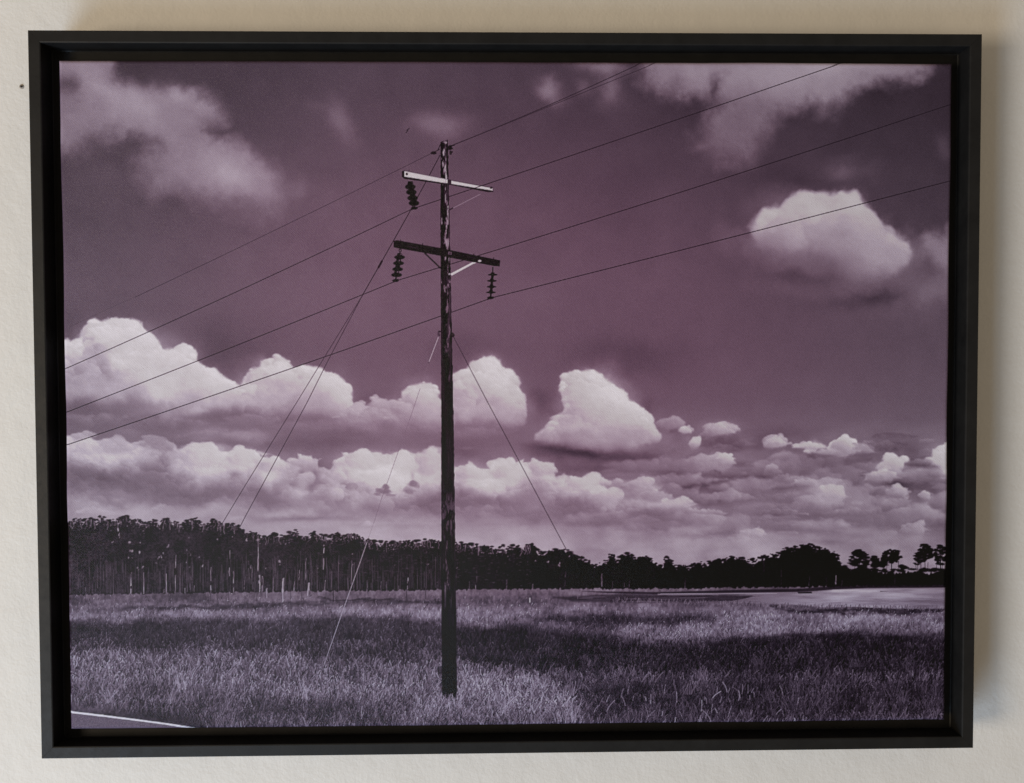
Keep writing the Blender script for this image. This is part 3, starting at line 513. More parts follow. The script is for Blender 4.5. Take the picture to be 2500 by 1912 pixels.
def paint_print():
    L = up2(paint_sky()).astype(np.float32)
    yy, xx = np.mgrid[0:PH, 0:PW].astype(np.float32)
    X = xx + PX0 + .5; Y = yy + PY0 + .5
    r = np.random.default_rng(5)
    A = Zt

    def win(x0, y0, x1, y1):
        return np.s_[max(0, int(y0 - PY0)):max(0, min(PH, int(y1 - PY0) + 1)), max(0, int(x0 - PX0)):max(0, min(PW, int(x1 - PX0) + 1))]
    def fill(P, val, soft=.7, op=1.0, noise=0.0):
        P = np.asarray(P, np.float64); x0, y0 = P.min(0) - 4; x1, y1 = P.max(0) + 4
        s = win(x0, y0, x1, y1)
        if L[s].size == 0: return
        a = sstep(-soft, soft, sdf(X[s], Y[s], P)) * op
        v = val if noise == 0 else val + noise * r.standard_normal(L[s].shape).astype(np.float32)
        L[s] = L[s] * (1 - a) + v * a
    def ell(cx, cy, rx, ry, val, op=1.0, soft=.25):
        s = win(cx - rx * 1.4 - 2, cy - ry * 1.4 - 2, cx + rx * 1.4 + 2, cy + ry * 1.4 + 2)
        if L[s].size == 0: return
        q = np.sqrt(((X[s] - cx) / rx) ** 2 + ((Y[s] - cy) / ry) ** 2)
        a = sstep(1 + soft, 1 - soft, q) * op
        L[s] = L[s] * (1 - a) + val * a
    def line(P, w, val, op=1.0, dash=None):
        P = np.asarray(P, np.float64)
        for k in range(len(P) - 1):
            (ax, ay), (bx, by) = P[k], P[k + 1]
            n = max(1, int(math.hypot(bx - ax, by - ay) / 120))
            for q in range(n):
                p0 = np.array([ax + (bx - ax) * q / n, ay + (by - ay) * q / n]); p1 = np.array([ax + (bx - ax) * (q + 1) / n, ay + (by - ay) * (q + 1) / n])
                x0, y0 = np.minimum(p0, p1) - w - 3; x1, y1 = np.maximum(p0, p1) + w + 3
                s = win(x0, y0, x1, y1)
                if L[s].size == 0: continue
                e = p1 - p0; t = ((X[s] - p0[0]) * e[0] + (Y[s] - p0[1]) * e[1]) / (e @ e + 1e-9)
                last = (k == len(P) - 2 and q == n - 1)
                m = (t >= 0) & ((t < 1) if not last else (t <= 1))
                d = np.abs((X[s] - p0[0]) * e[1] - (Y[s] - p0[1]) * e[0]) / (math.hypot(*e) + 1e-9)
                a = np.clip(w * .42 + .5 - d, 0, 1) * m * op
                L[s] = L[s] * (1 - a) + val * a
    def curve(pts, n=14):                 # smooth wire through measured points (parabola by y(x))
        pts = np.asarray(pts, float); c = np.polyfit(pts[:, 0], pts[:, 1], 2 if len(pts) > 2 else 1)
        x = np.linspace(pts[0, 0], pts[-1, 0], n); return np.stack([x, np.polyval(c, x)], 1)

    # ------------------------------------------------ distant wood
    prof = np.vstack([A(0, 930, 380, 1105, 525, 1110, 560, 1080, 600, 1068, 640, 1080, 700, 1070, 745, 1092, 755, 1062, 800, 1052, 835, 1092, 880, 1075, 915, 1082, 960, 1038, 1000, 1075, 1060, 1078, 1100, 1105, 1170, 1085, 1230, 1095, 1280, 1070, 1330, 1095, 1390, 1105,
                        1440, 1085, 1490, 1078, 1520, 1065, 1560, 1105, 1590, 1115, 1640, 1078, 1680, 1095, 1720, 1118, 1780, 1112, 1830, 1128, 1880, 1178, 1930, 1165, 1990, 1200, 2050, 1195, 2110, 1185),
                      A(600, 930, 0, 1205, 60, 1180, 120, 1210, 220, 1200, 330, 1195, 345, 1166, 390, 1162, 420, 1195, 500, 1190, 520, 1168, 570, 1195, 640, 1205, 700, 1178, 745, 1205, 800, 1182, 850, 1180, 870, 1215, 920, 1222, 1010, 1245, 1110, 1255, 1190, 1236, 1290, 1246, 1360, 1236,
                        1430, 1216, 1500, 1246, 1620, 1255, 1720, 1265, 1800, 1275, 1900, 1286, 2000, 1294, 2080, 1276, 2180, 1284),
                      A(1200, 930, 50, 1290, 100, 1280, 160, 1275, 240, 1285, 280, 1265, 330, 1270, 370, 1315, 400, 1335, 430, 1320, 490, 1308, 560, 1306, 590, 1316, 640, 1345, 700, 1365, 760, 1395, 820, 1425, 860, 1398, 930, 1376, 980, 1395, 1000, 1348, 1050, 1335, 1130, 1368, 1190, 1358,
                        1230, 1385, 1280, 1425, 1320, 1425, 1332, 1376, 1370, 1360, 1400, 1395, 1420, 1430, 1500, 1435, 1560, 1420, 1600, 1400, 1650, 1415, 1700, 1378, 1780, 1378, 1840, 1358, 1900, 1378, 1950, 1368),
                      A(1800, 930, 100, 1392, 180, 1366, 240, 1346, 300, 1346, 360, 1302, 430, 1296, 500, 1272, 570, 1268, 640, 1282, 700, 1306, 750, 1328, 790, 1376, 812, 1436, 870, 1446, 1100, 1445, 1300, 1452, 1640, 1458, 1760, 1460)])
    base_y = lambda x: np.interp(x, [120, 700, 1200, 1700, 1800, 2400], [1455, 1446, 1440, 1438, 1436, 1430])
    px = np.arange(PX0, PX1) + .5
    top = np.interp(px, prof[:, 0], prof[:, 1])
    jag = (vnoise(px, px * 0, 17, 30) * 9 + vnoise(px, px * 0, 9, 31) * 11 + vnoise(px, px * 0, 4, 32) * 8)
    bot = base_y(px) + 9
    ws = win(PX0, 1240, PX1, 1470)
    Yw = Y[ws]; Xw = X[ws]
    m = sstep(-1.2, 1.2, Yw - (top + 3 + jag)[None]) * sstep(1.5, -1.5, Yw - bot[None])
    leaf = fbm(Xw, Yw, 24, 41, 4) * 20 + vnoise(Xw, Yw, 3.6, 42) * 24
    dark = np.interp(Xw, [140, 700, 1100, 1600, 2330], [33, 27, 20, 16, 15]) + np.clip(leaf, -10, 26) * np.interp(Xw, [140, 1100, 1700], [1, .7, .35])  # lifted towards the left: sheen off the canvas put into the tone
    L[ws] = L[ws] * (1 - m) + dark * m
    # ragged crowns along the top of the wood
    for k in range(1500):
        x = r.uniform(PX0, PX1); yt = float(np.interp(x, prof[:, 0], prof[:, 1]))
        if x > 2070: continue
        d = r.uniform(-6, 12); sz = r.uniform(1.3, 4.2)
        ell(x, yt + d, sz * r.uniform(.9, 1.9), sz * .8, float(np.interp(x, [140, 1100, 2300], [30, 20, 14])) + r.uniform(-4, 6), .95, .5)
    # taller single crowns poking out
    for x, y, w in [*A(0, 930, 600, 1075, 790, 1055, 960, 1045, 1280, 1075, 1510, 1072, 1640, 1085, 1790, 1112, 1935, 1160).tolist()] and [
            (q[0], q[1], s_) for q, s_ in zip(A(0, 930, 600, 1078, 700, 1078, 790, 1062, 960, 1050, 1280, 1078, 1440, 1090, 1510, 1072, 1640, 1088, 1790, 1115, 1935, 1165, 2110, 1165).tolist() +
             A(600, 930, 60, 1165, 225, 1165, 370, 1170, 525, 1170, 710, 1185, 815, 1180, 1430, 1222).tolist() + A(1200, 930, 300, 1270, 490, 1310, 930, 1330, 1030, 1345, 1190, 1365, 1365, 1375, 1600, 1405, 1835, 1362, 1930, 1375).tolist() +
             A(1800, 930, 370, 1300, 570, 1268, 620, 1275, 740, 1320).tolist(), [12, 10, 13, 13, 12, 12, 9, 10, 14, 9, 8, 9, 7, 11, 11, 10, 12, 10, 14, 11, 10, 9, 11, 11, 8, 8, 9, 8, 9, 12, 9])]:
        for k in range(26):
            a = r.uniform(0, 6.283); rr = w * math.sqrt(r.random()) * .9
            ell(x + rr * math.cos(a) * 1.1, y + 5 + rr * math.sin(a) * .7, r.uniform(1.4, 4), r.uniform(1, 2.2), float(np.interp(x, [140, 1100, 2300], [28, 19, 14])) + r.uniform(-3, 5), .95, .5)
    # single pines at the far right
    for (cx, cy), rx, ry, n in zip(A(1800, 930, 940, 1372, 1058, 1385, 1185, 1345, 1440, 1322, 1560, 1335, 1120, 1400, 1275, 1428, 1385, 1370).tolist(), [24, 9, 25, 19, 15, 11, 10, 8], [24, 15, 17, 23, 25, 10, 6, 18], [120, 40, 110, 110, 70, 26, 18, 24]):
        for k in range(n):
            a = r.uniform(0, 6.283); q = math.sqrt(r.random())
            bx = cx + rx * q * math.cos(a) * (1 - .25 * math.sin(a) * -1 * .6); by = cy + ry * q * math.sin(a)
            ell(bx, by, r.uniform(3.0, 7.0), r.uniform(1.5, 3.2), 14 + r.uniform(-3, 5), .95, .4)
        line([(cx, cy - ry * .5), (cx + r.uniform(-1, 1), 1396)], 2.4 if rx > 12 else 1.4, 14)
    for x in A(1800, 930, 905, 0, 970, 0, 1370, 0, 1410, 0, 1465, 0, 1530, 0, 1575, 0, 1592, 0, 1240, 0, 1150, 0)[:, 0]:
        line([(x, 1370 + r.uniform(0, 8)), (x + r.uniform(-2, 2), 1396)], 1.2, 16, .9)
    for k in range(70):                   # undergrowth on the far bank
        x = r.uniform(2062, 2345); ell(x, 1394 + r.uniform(-4, 3), r.uniform(3, 9), r.uniform(2, 4), 15, .95, .5)
    # chinks of sky between trunks
    for (x, y), w, h in zip(A(0, 930, 908, 1145, 918, 1188, 860, 1240, 1000, 1237, 1012, 1303, 1072, 1318, 1075, 1240, 1295, 1272, 1218, 1355, 1240, 1355, 1255, 1325, 1435, 1300, 1465, 1335, 1450, 1205, 1055, 1440, 1095, 1430, 1430, 1395, 1555, 1420, 1460, 1430, 1670, 1218, 1785, 1195, 2145, 1390, 985, 1355, 1015, 1360, 1200, 1400, 1980, 1220, 1925, 1435, 1530, 1355).tolist() +
                         A(600, 930, 10, 1220, 100, 1225, 265, 1385, 265, 1410, 605, 1265, 825, 1330, 160, 1440, 720, 1400, 1400, 1410, 1623, 1435, 1145, 1415, 45, 1420, 100, 1440, 560, 1440, 825, 1410).tolist() + A(1200, 930, 525, 1420, 440, 1390, 345, 1380, 880, 1400).tolist(),
                         [5, 3, 4, 6, 7, 4, 2, 5, 3, 2, 3, 2, 2, 3, 4, 5, 2, 3, 3, 3, 2, 3, 2, 2, 2, 3, 2, 2] + [4, 6, 3, 2, 4, 2, 2, 2, 2, 1.5, 1.5, 2, 2, 2, 2] + [3, 3, 2, 3], [7, 5, 2.5, 5, 6, 5, 3, 6, 6, 5, 4, 4, 3, 2, 5, 4, 2, 5, 2, 3, 2, 5, 3, 2, 2, 3, 5, 2] + [6, 4, 5, 3, 3, 2, 2, 2, 2, 2, 1.5, 2, 2, 2, 2] + [6, 4, 3, 5]):
        for k in range(4):
            ell(x + r.normal(0, w * .35), y + r.normal(0, h * .35), w * r.uniform(.2, .5), h * r.uniform(.2, .5), r.uniform(95, 175), .75, .6)
    for k in range(300):                  # light between the crowns
        x = r.uniform(PX0, 1250); yt = float(np.interp(x, prof[:, 0], prof[:, 1]))
        ell(x, yt + 3 + abs(r.normal(0, 9)), r.uniform(.7, 2.2), r.uniform(.6, 1.6), r.uniform(70, 135), r.uniform(.35, .8), .6)
    for k in range(150):                  # slits of sky between crowns
        x = r.uniform(PX0, 1300); yt = float(np.interp(x, prof[:, 0], prof[:, 1])); h = r.uniform(4, 22)
        line([(x, yt - 2), (x + r.normal(0, 2), yt + h * .5), (x + r.normal(0, 3), yt + h)], r.uniform(.8, 2.2), r.uniform(95, 150), r.uniform(.4, .8))
    for k in range(420):                  # paler gaps between the trunks
        x = r.uniform(PX0, 1120); y = float(base_y(x)) - r.uniform(0, 60); h = r.uniform(10, 40)
        line([(x, y - h), (x, y)], r.uniform(1.0, 3.0), r.uniform(44, 78), r.uniform(.25, .6))
    for k in range(900):                  # sunlit needles on the near crowns
        x = r.uniform(PX0, 1300); yt = float(np.interp(x, prof[:, 0], prof[:, 1]))
        ell(x, yt + r.uniform(4, 95), r.uniform(1.5, 5), r.uniform(.6, 1.4), r.uniform(38, 66), r.uniform(.3, .7), .6)
    # pale trunks (more and brighter at the left)
    tr = [(0, 750, 1410, 1630, 90, 1.6), (0, 1005, 1510, 1640, 150, 3.2), (0, 1005, 1470, 1520, 90, 2), (0, 1105, 1470, 1635, 130, 2.4), (0, 1280, 1480, 1640, 140, 2.6), (0, 1345, 1340, 1640, 130, 2.0), (0, 1460, 1480, 1630, 110, 1.8), (0, 1490, 1570, 1640, 110, 2), (0, 1618, 1430, 1640, 135, 2.6),
          (0, 1762, 1300, 1500, 130, 2.6), (0, 1795, 1460, 1650, 120, 2.4), (0, 1980, 1240, 1450, 140, 2.2), (0, 1992, 1490, 1660, 150, 2.6), (0, 2012, 1500, 1640, 110, 1.8), (0, 2096, 1510, 1640, 110, 2), (0, 2168, 1510, 1680, 170, 2.4), (0, 1255, 1600, 1640, 120, 2), (0, 1422, 1590, 1660, 140, 2.2), (0, 2046, 1590, 1670, 140, 2.0), (0, 660, 1580, 1650, 110, 1.6), (0, 1875, 1500, 1600, 90, 1.5), (0, 1930, 1440, 1560, 90, 1.4),
          (600, 100, 1280, 1460, 130, 1.6), (600, 112, 1490, 1620, 150, 3.0), (600, 132, 1510, 1620, 120, 2), (600, 215, 1400, 1640, 90, 1.6), (600, 290, 1510, 1690, 150, 2.6), (600, 375, 1540, 1630, 120, 2.6), (600, 415, 1450, 1530, 130, 2.0), (600, 465, 1360, 1530, 110, 1.8), (600, 600, 1240, 1490, 140, 2.6), (600, 488, 1550, 1640, 140, 3.2), (600, 610, 1530, 1620, 110, 2), (600, 815, 1380, 1560, 110, 1.8), (600, 790, 1510, 1640, 100, 1.8), (600, 905, 1400, 1620, 60, 2),
          (600, 935, 1550, 1640, 110, 2), (600, 1043, 1540, 1630, 95, 2), (600, 1085, 1540, 1640, 90, 2), (600, 1178, 1570, 1620, 90, 2), (600, 1243, 1510, 1600, 150, 2.4), (600, 515, 1430, 1600, 60, 2), (600, 655, 1250, 1480, 60, 1.6), (600, 1470, 1540, 1610, 80, 1.6), (600, 1775, 1450, 1600, 70, 1.4), (600, 1768, 1560, 1620, 110, 1.8), (600, 1720, 1540, 1610, 80, 1.5), (600, 2000, 1520, 1600, 60, 1.4), (600, 340, 1480, 1640, 70, 1.6), (600, 165, 1600, 1670, 150, 2.2), (600, 60, 1430, 1600, 80, 1.5), (600, 30, 1380, 1560, 90, 1.5),
          (1200, 320, 1535, 1600, 110, 2.2), (1200, 122, 1520, 1600, 70, 1.8), (1200, 567, 1460, 1600, 70, 1.6), (1200, 852, 1480, 1600, 115, 2.0), (1200, 930, 1540, 1600, 50, 1.8), (1200, 1022, 1540, 1590, 60, 1.6), (1200, 1058, 1530, 1590, 55, 1.6), (1200, 1487, 1510, 1590, 60, 1.6), (1200, 2090, 1370, 1470, 50, 1.6), (1800, 760, 1480, 1560, 100, 2.6), (1800, 556, 1500, 1575, 55, 1.6), (1800, 805, 1520, 1570, 50, 1.6), (1800, 345, 1450, 1560, 40, 1.5), (1800, 690, 1500, 1570, 45, 1.5), (1800, 1210, 1470, 1560, 40, 1.5)]
    for ox, x, y0, y1, v, w in tr:
        (xa, ya), (xb, yb) = A(ox, 930, x + r.uniform(-4, 8), y0, x, y1)
        n = 7; qs = np.linspace(0, 1, n)
        P = np.stack([xa + (xb - xa) * qs + r.normal(0, .4, n), ya + (yb - ya) * qs], 1)
        for k in range(n - 1):
            if r.random() < .86: line(P[k:k + 2], w * (.7 + .3 * k / n), v * r.uniform(.85, 1.2), .92)
    for k in range(230):
        x = r.uniform(150, 1080); h = r.uniform(14, 95); y = float(base_y(x)) - r.uniform(0, 6)
        line([(x + r.uniform(-1, 1), y - h), (x, y)], r.uniform(.7, 1.3), r.uniform(55, 105), r.uniform(.4, .75))

    # ------------------------------------------------ marsh: tone bands first
    gs = win(PX0, 1420, PX1, PY1); Xg = X[gs]; Yg = Y[gs]
    T = np.interp(Yg, [1430, 1450, 1480, 1500, 1520, 1535, 1590, 1605, 1690, 1740, 1800], [105, 104, 98, 118, 112, 74, 66, 92, 108, 84, 76]).astype(np.float32)
    wob = fbm(Xg, Yg * 2.5, 70, 51, 6, .65) * 26
    def band(P, val, fx=3.0, op=1.0):
        P = np.asarray(P, np.float64); x0, y0 = P.min(0) - 20; x1, y1 = P.max(0) + 20
        i0 = max(0, int(y0 - 1420)); i1 = max(0, int(y1 - 1420)); j0 = max(0, int(x0 - PX0)); j1 = max(0, int(x1 - PX0))
        s = np.s_[i0:i1, j0:j1]
        if T[s].size == 0: return
        fx = fx * 1.9
        a = sstep(-fx, fx, sdf(Xg[s] + wob[s] * 1.4, Yg[s] + wob[s] * .5, P)) * op
        T[s] = T[s] * (1 - a) + val * a
    G = lambda ox, *p: A(ox, 1376, *p)
    band(np.vstack([G(0, 380, 240, 2194, 215), G(600, 1500, 200), G(1200, 500, 195, 1200, 215, 900, 240, 0, 245), G(600, 1640, 240, 300, 290), G(0, 1500, 330, 380, 330)]), 112, 3)
    band(np.vstack([G(0, 380, 235, 900, 240, 1600, 235, 1600, 270, 900, 320, 380, 325)]), 92, 4)
    band(np.vstack([G(0, 1700, 270, 2194, 250), G(600, 300, 240, 600, 250, 600, 290, 250, 300), G(0, 2100, 300, 1700, 300)]), 124, 4)
    band(np.vstack([G(0, 560, 338, 1300, 318, 1700, 300, 1700, 312, 1300, 330, 560, 352)]), 122, 2.5)
    band(np.vstack([G(0, 870, 348, 1400, 330, 2000, 308), G(600, 600, 300, 1500, 285, 1500, 300, 600, 312, 0, 355), G(0, 1700, 355, 900, 362)]), 74, 2.5)
    band(G(600, 600, 274, 1000, 268, 1500, 285, 1500, 297, 900, 290, 620, 284), 58, 2)
    band(np.vstack([G(0, 420, 398, 900, 372, 1800, 360), G(600, 0, 362, 700, 345, 1500, 335, 1500, 425, 900, 415, 300, 425, 0, 430), G(0, 1700, 425, 900, 440, 420, 440)]), 142, 6)
    band(np.vstack([G(600, 1620, 330, 2194, 325), G(1200, 300, 325, 900, 318, 1700, 320, 2194, 335), G(1800, 300, 370, 1000, 380, 1640, 395, 1640, 520, 1200, 545, 700, 530, 300, 550, 0, 570), G(1200, 1400, 605, 1000, 600, 960, 530, 1080, 478, 1700, 440, 1300, 392, 900, 385, 500, 400, 100, 440), G(600, 1900, 500, 1620, 500)]), 126, 6)
    band(G(1200, 450, 400, 800, 390, 1300, 395, 1700, 415, 1690, 445, 1300, 462, 1050, 470, 900, 500, 600, 480, 330, 440), 62, 6)
    band(G(1200, 0, 455, 400, 470, 800, 490, 960, 520, 900, 560, 300, 530, 0, 500), 84, 8)
    band(np.vstack([G(0, 380, 445, 900, 450, 1700, 430), G(600, 200, 440, 900, 420, 1500, 440, 1500, 770, 900, 800, 600, 770, 300, 720, 0, 690), G(0, 1700, 680, 1200, 670, 380, 680)]), 64, 7)
    band(np.vstack([G(600, 1630, 510, 2194, 495), G(1200, 300, 515, 800, 560, 1000, 610, 1500, 610, 2000, 575), G(1800, 100, 580, 700, 540, 1200, 560, 1700, 580, 1700, 880, 1000, 880, 0, 880), G(1200, 1400, 880, 600, 870, 100, 850), G(600, 2100, 840, 1630, 780)]), 44, 7)
    band(G(1800, 300, 350, 500, 342, 1000, 345, 1700, 340, 1700, 368, 1300, 385, 900, 375, 500, 372), 50, 2.5)
    band(np.vstack([G(1800, -60, 895, 500, 910, 1000, 895, 1760, 880, 1760, 1240, -60, 1240)]), 52, 12)
    band(G(1200, 480, 880, 2194, 890, 2194, 1240, 760, 1240), 50, 20)
    band(np.vstack([G(0, 380, 690, 1500, 690, 2194, 700), G(600, 400, 740, 900, 810, 1500, 780, 1500, 1090, 900, 1090, 400, 1040), G(0, 2194, 1040, 1500, 1040, 1300, 940, 380, 930)]), 102, 10)
    band(np.vstack([G(600, 1630, 820, 1900, 850, 2194, 870), G(1200, 250, 890, 560, 1000, 680, 1240, 0, 1240), G(600, 1200, 1240, 1300, 1080, 1630, 1000)]), 106, 12)
    band(G(0, 380, 950, 800, 950, 1400, 960, 1450, 1080, 800, 1070, 380, 1080), 84, 12)
    band(np.vstack([G(0, 1500, 1065, 2194, 1060), G(600, 500, 1090, 1000, 1100, 1150, 1240, 0, 1260), G(0, 1500, 1260, 1250, 1150)]), 70, 12)
    band(G(0, 380, 1080, 900, 1075, 1500, 1090, 1300, 1150, 900, 1150, 543, 1130, 380, 1120), 92, 6)
    band(G(0, 760, 1165, 1100, 1140, 1500, 1180, 1700, 1250, 1450, 1255), 56, 8)
    T += fbm(Xg, Yg * 2.4, 90, 53, 6, .6) * 30 * (T / 90) + fbm(Xg, Yg * 1.2, 26, 54, 4) * 12
    T = T * np.interp(Yg, [1430, 1500, 1600, 1800], [1.0, .95, .86, .84])
    gm = sstep(-1.5, 1.5, Yg - (base_y(Xg) + vnoise(Xg, Yg * 0, 4, 55) * 7))
    hf = fbm(Xg * 1.6, Yg, 9, 56, 3) * np.interp(Yg, [1430, 1520, 1800], [16, 30, 26])
    L[gs] = L[gs] * (1 - gm) + np.clip(T * .82 + hf * (T / 95), 16, 210) * gm
    # water at the right, with the wood mirrored at its left end
    fill(np.vstack([G(1200, 700, 215, 1300, 222), G(1800, 0, 205, 470, 196, 740, 176, 1000, 168, 1700, 164, 1700, 190, 1000, 193, 740, 203, 600, 216, 470, 226, 0, 230), G(1200, 1300, 240, 900, 230)]), 26, 2.2, .85)
    fill(G(1200, 480, 262, 800, 246, 1300, 240, 2000, 246, 1960, 296, 1300, 298, 1000, 300, 640, 296), 34, 4, .8)
    fill(np.vstack([G(1200, 1280, 236, 1700, 232, 2194, 224), G(1800, 460, 222, 600, 216, 740, 203, 1000, 193, 1700, 188, 1700, 346, 1200, 347, 900, 334, 650, 338, 500, 322, 300, 312, 0, 300), G(1200, 1830, 296, 1960, 270, 2100, 248, 1700, 240, 1280, 243)]), 124, 2.0, 1)
    wz = win(*G(1200, 1700, 190)[0], *G(1800, 1700, 350)[0])
    L[wz] += sstep(100, 122, L[wz]) * np.interp(X[wz], [1790, 1900, 2080, 2330], [-36, -16, 10, -12])
    wsn = win(*G(1200, 1280, 200)[0], *G(1800, 1700, 350)[0])
    L[wsn] += sstep(100, 122, L[wsn]) * (fbm(X[wsn], Y[wsn] * 9, 70, 61, 5) * 44 + 12 * np.exp(-((X[wsn] - 2075) / 90) ** 2) - 8 * sstep(1440, 1480, Y[wsn]))
    fill(G(1800, 465, 221, 575, 219, 580, 231, 475, 233), 32, 1); fill(G(1800, 1100, 212, 1160, 216, 1100, 220), 60, 1)
    for k in range(46):
        x0 = r.uniform(480, 1800); yy_ = r.uniform(240, 300); line(G(1200, x0, yy_, x0 + r.uniform(60, 320), yy_ - 2), r.uniform(.8, 1.8), r.uniform(30, 95), .6)
    for x0, x1, y, v in ((1300, 2190, 236, 158), (760, 1290, 256, 60), (1100, 1700, 262, 48), (1740, 1900, 292, 80), (1000, 1320, 297, 110)):
        line(G(1200, x0, y, x1, y - 4), 1.4, v, .75)
    for x0, x1, y, v in ((0, 330, 300, 95), (480, 800, 304, 95), (0, 130, 250, 60), (0, 90, 284, 60), (1250, 1640, 282, 128), (900, 1500, 262, 154)):
        line(G(1800, x0, y, x1, y - 2), 1.2, v, .7)
    for k in range(900):                  # reeds along the near shore
        x = r.uniform(1500, 2335); y = float(np.interp(x, [1500, 1700, 1900, 2335], [1466, 1471, 1480, 1487])) + r.uniform(-1, 7); h = r.uniform(3, 9)
        line([(x, y), (x + r.normal(.5, 1.6), y - h)], r.uniform(.8, 1.6), r.uniform(42, 118), .8)
    line(G(1200, 301, 268, 301, 300), 3.0, 190); line(G(1200, 668, 250, 668, 275), 1.4, 120, .8); line(G(1200, 1490, 250, 1493, 290), 1.2, 60, .8)
    # dead stems at the wood's edge
    for ox, x0, y0, x1, y1, v, w in ((0, 660, 190, 655, 320, 45, 1.6), (0, 1575, 215, 1580, 315, 50, 1.6), (0, 1618, 210, 1618, 295, 48, 1.6), (0, 1757, 210, 1755, 300, 48, 1.6), (0, 1975, 150, 1970, 290, 55, 1.8), (600, 95, 200, 90, 290, 48, 1.8), (600, 350, 190, 350, 310, 45, 1.6), (600, 420, 160, 443, 308, 60, 2.0), (600, 675, 150, 677, 298, 34, 2.4), (600, 697, 260, 697, 300, 40, 1.6), (600, 1235, 200, 1241, 298, 50, 2.6), (600, 1385, 180, 1384, 275, 48, 2.0), (600, 935, 190, 945, 250, 60, 1.8), (600, 488, 150, 480, 250, 160, 2.6), (600, 290, 120, 290, 300, 160, 2.2), (600, 165, 190, 167, 270, 150, 1.8)):
        line(G(ox, x0, y0, x1, y1), w, v, .9)

    # ------------------------------------------------ pole's guys behind the grass, road edge
    line(G(0, 1340, 320, 1250, 425), 1.2, 62, .7); line(G(0, 1545, 265, 1415, 490), 1.4, 52, .75)

    # ------------------------------------------------ grass blades, back to front
    n = 52000
    by = 1452 + (PY1 + 14 - 1452) * np.sqrt(r.random(n)) ** 1.15; bx = r.uniform(PX0 - 10, PX1 + 10, n)
    o = np.argsort(by); by = by[o]; bx = bx[o]
    near = np.clip((by - 1450) / 340, 0, 1)
    ok = ~((bx > 1590) & (by < 1496)) & ~((bx > 1380) & (by < 1482) & (by > 1445))
    road = np.interp(bx, [120, 173, 472, 500], [1735, 1741, 1779, 1800])
    ok &= ~((by > road - 16) & (bx < 520))
    bx, by, near = bx[ok], by[ok], near[ok]; n = len(bx)
    ti = np.clip(by - 6 * near - 1420, 0, T.shape[0] - 1).astype(int); tj = np.clip(bx - PX0, 0, T.shape[1] - 1).astype(int)
    t0 = T[ti, tj]
    ln = (3.0 + near * 26) * r.uniform(.5, 1.25, n); lean_ = r.normal(.06, .24, n); bend = r.normal(0, .28, n)
    val = np.clip(t0 * r.normal(.92, .34, n) + r.normal(0, 6, n) + 4, 12, 205)
    hi = r.random(n) < .10 * np.clip(t0 / 90, .15, 1.4); val[hi] = np.clip(t0[hi] * 1.55 + 18, 0, 178)
    wd = np.where(near > .35, 2, 1)
    S = 30
    q = np.linspace(0, 1, S)[None]
    ch = 2000
    for c in range(0, n, ch):
        s = slice(c, c + ch)
        qx = bx[s, None] + ln[s, None] * (lean_[s, None] * q + bend[s, None] * q * q)
        qy = by[s, None] - ln[s, None] * q
        vv = val[s, None] * (.62 + .42 * q)
        for w_ in (0, 1):
            sel = (wd[s] > w_)
            xi = (qx[sel] - PX0 + w_).astype(int); yi = (qy[sel] - PY0).astype(int)
            v2 = np.broadcast_to(vv[sel], xi.shape)
            g = (xi >= 0) & (xi < PW) & (yi >= 0) & (yi < PH)
            L[yi[g], xi[g]] = L[yi[g], xi[g]] * .22 + v2[g] * .78
    line(np.vstack([A(600, 930, 935, 1235), G(600, 880, 0, 745, 380, 605, 785)]), 2.0, 150, .9)
    line(G(600, 605, 785, 545, 930), 1.8, 140, .5)
    for k in range(260):                  # taller clumps
        cx = r.uniform(PX0, PX1); cy = r.uniform(1600, 1800)
        if cy > float(np.interp(cx, [120, 173, 472, 500], [1735, 1741, 1779, 1800])) - 20 and cx < 520: continue
        t_ = float(T[min(T.shape[0] - 1, int(cy - 1420)), min(T.shape[1] - 1, max(0, int(cx - PX0)))]); ne = (cy - 1450) / 340
        for q in range(int(r.uniform(4, 12))):
            x = cx + r.normal(0, 7); h = (8 + 26 * ne) * r.uniform(.6, 1.3); le = r.normal(.05, .3); be = r.normal(0, .25)
            line([(x + h * (le * t + be * t * t), cy - h * t) for t in (0, .35, .7, 1)], r.uniform(.9, 1.7), min(200, t_ * r.uniform(.7, 1.9) + 8), .75)
    # individual long pale stalks, near right and centre
    for k in range(150):
        x = r.uniform(1150, 1960) if k < 110 else r.uniform(480, 1120); y = r.uniform(1690, 1790); h = r.uniform(9, 28); v = r.uniform(105, 165)
        le = r.normal(.05, .2); be = r.normal(0, .3)
        P = [(x + h * (le * t + be * t * t), y - h * t) for t in (0, .3, .55, .8, 1)]
        line(P, r.uniform(1.0, 2.0), v, .8)
    # road
    fill(G(0, 380, 1130, 543, 1143, 1000, 1200, 1480, 1262, 1600, 1300, 380, 1300), 84, 1.2, 1, 9)
    P = G(0, 480, 1136, 543, 1143, 800, 1172, 1100, 1210, 1350, 1243, 1480, 1262, 1560, 1274)
    for k in range(len(P) - 1): line(P[k:k + 2], 6.2 - k * .45, 224)

    # ------------------------------------------------ wires
    def wires(pts, w, v, op): line(curve(pts), w, v, op)
    W = np.array
    wires(W([(1052, 377), (727.6, 536), (600, 597.4), (446.6, 673), (330, 726)]), 1.7, 46, .8); line(W([(330, 726), (245, 764), (170, 800)]), 1.3, 60, .5)
    line(W([(1074, 366), (1052, 377)]), 2.0, 34); ell(1059, 375, 7, 4, 30)
    line(curve(W([(1100, 358), (1300, 276), (1563.7, 156.3), (1600, 139)])), 2.3, 42, .9); line(curve(W([(1100, 359), (1330, 266), (1602, 155.7), (1640, 139)])), 1.9, 46, .85)
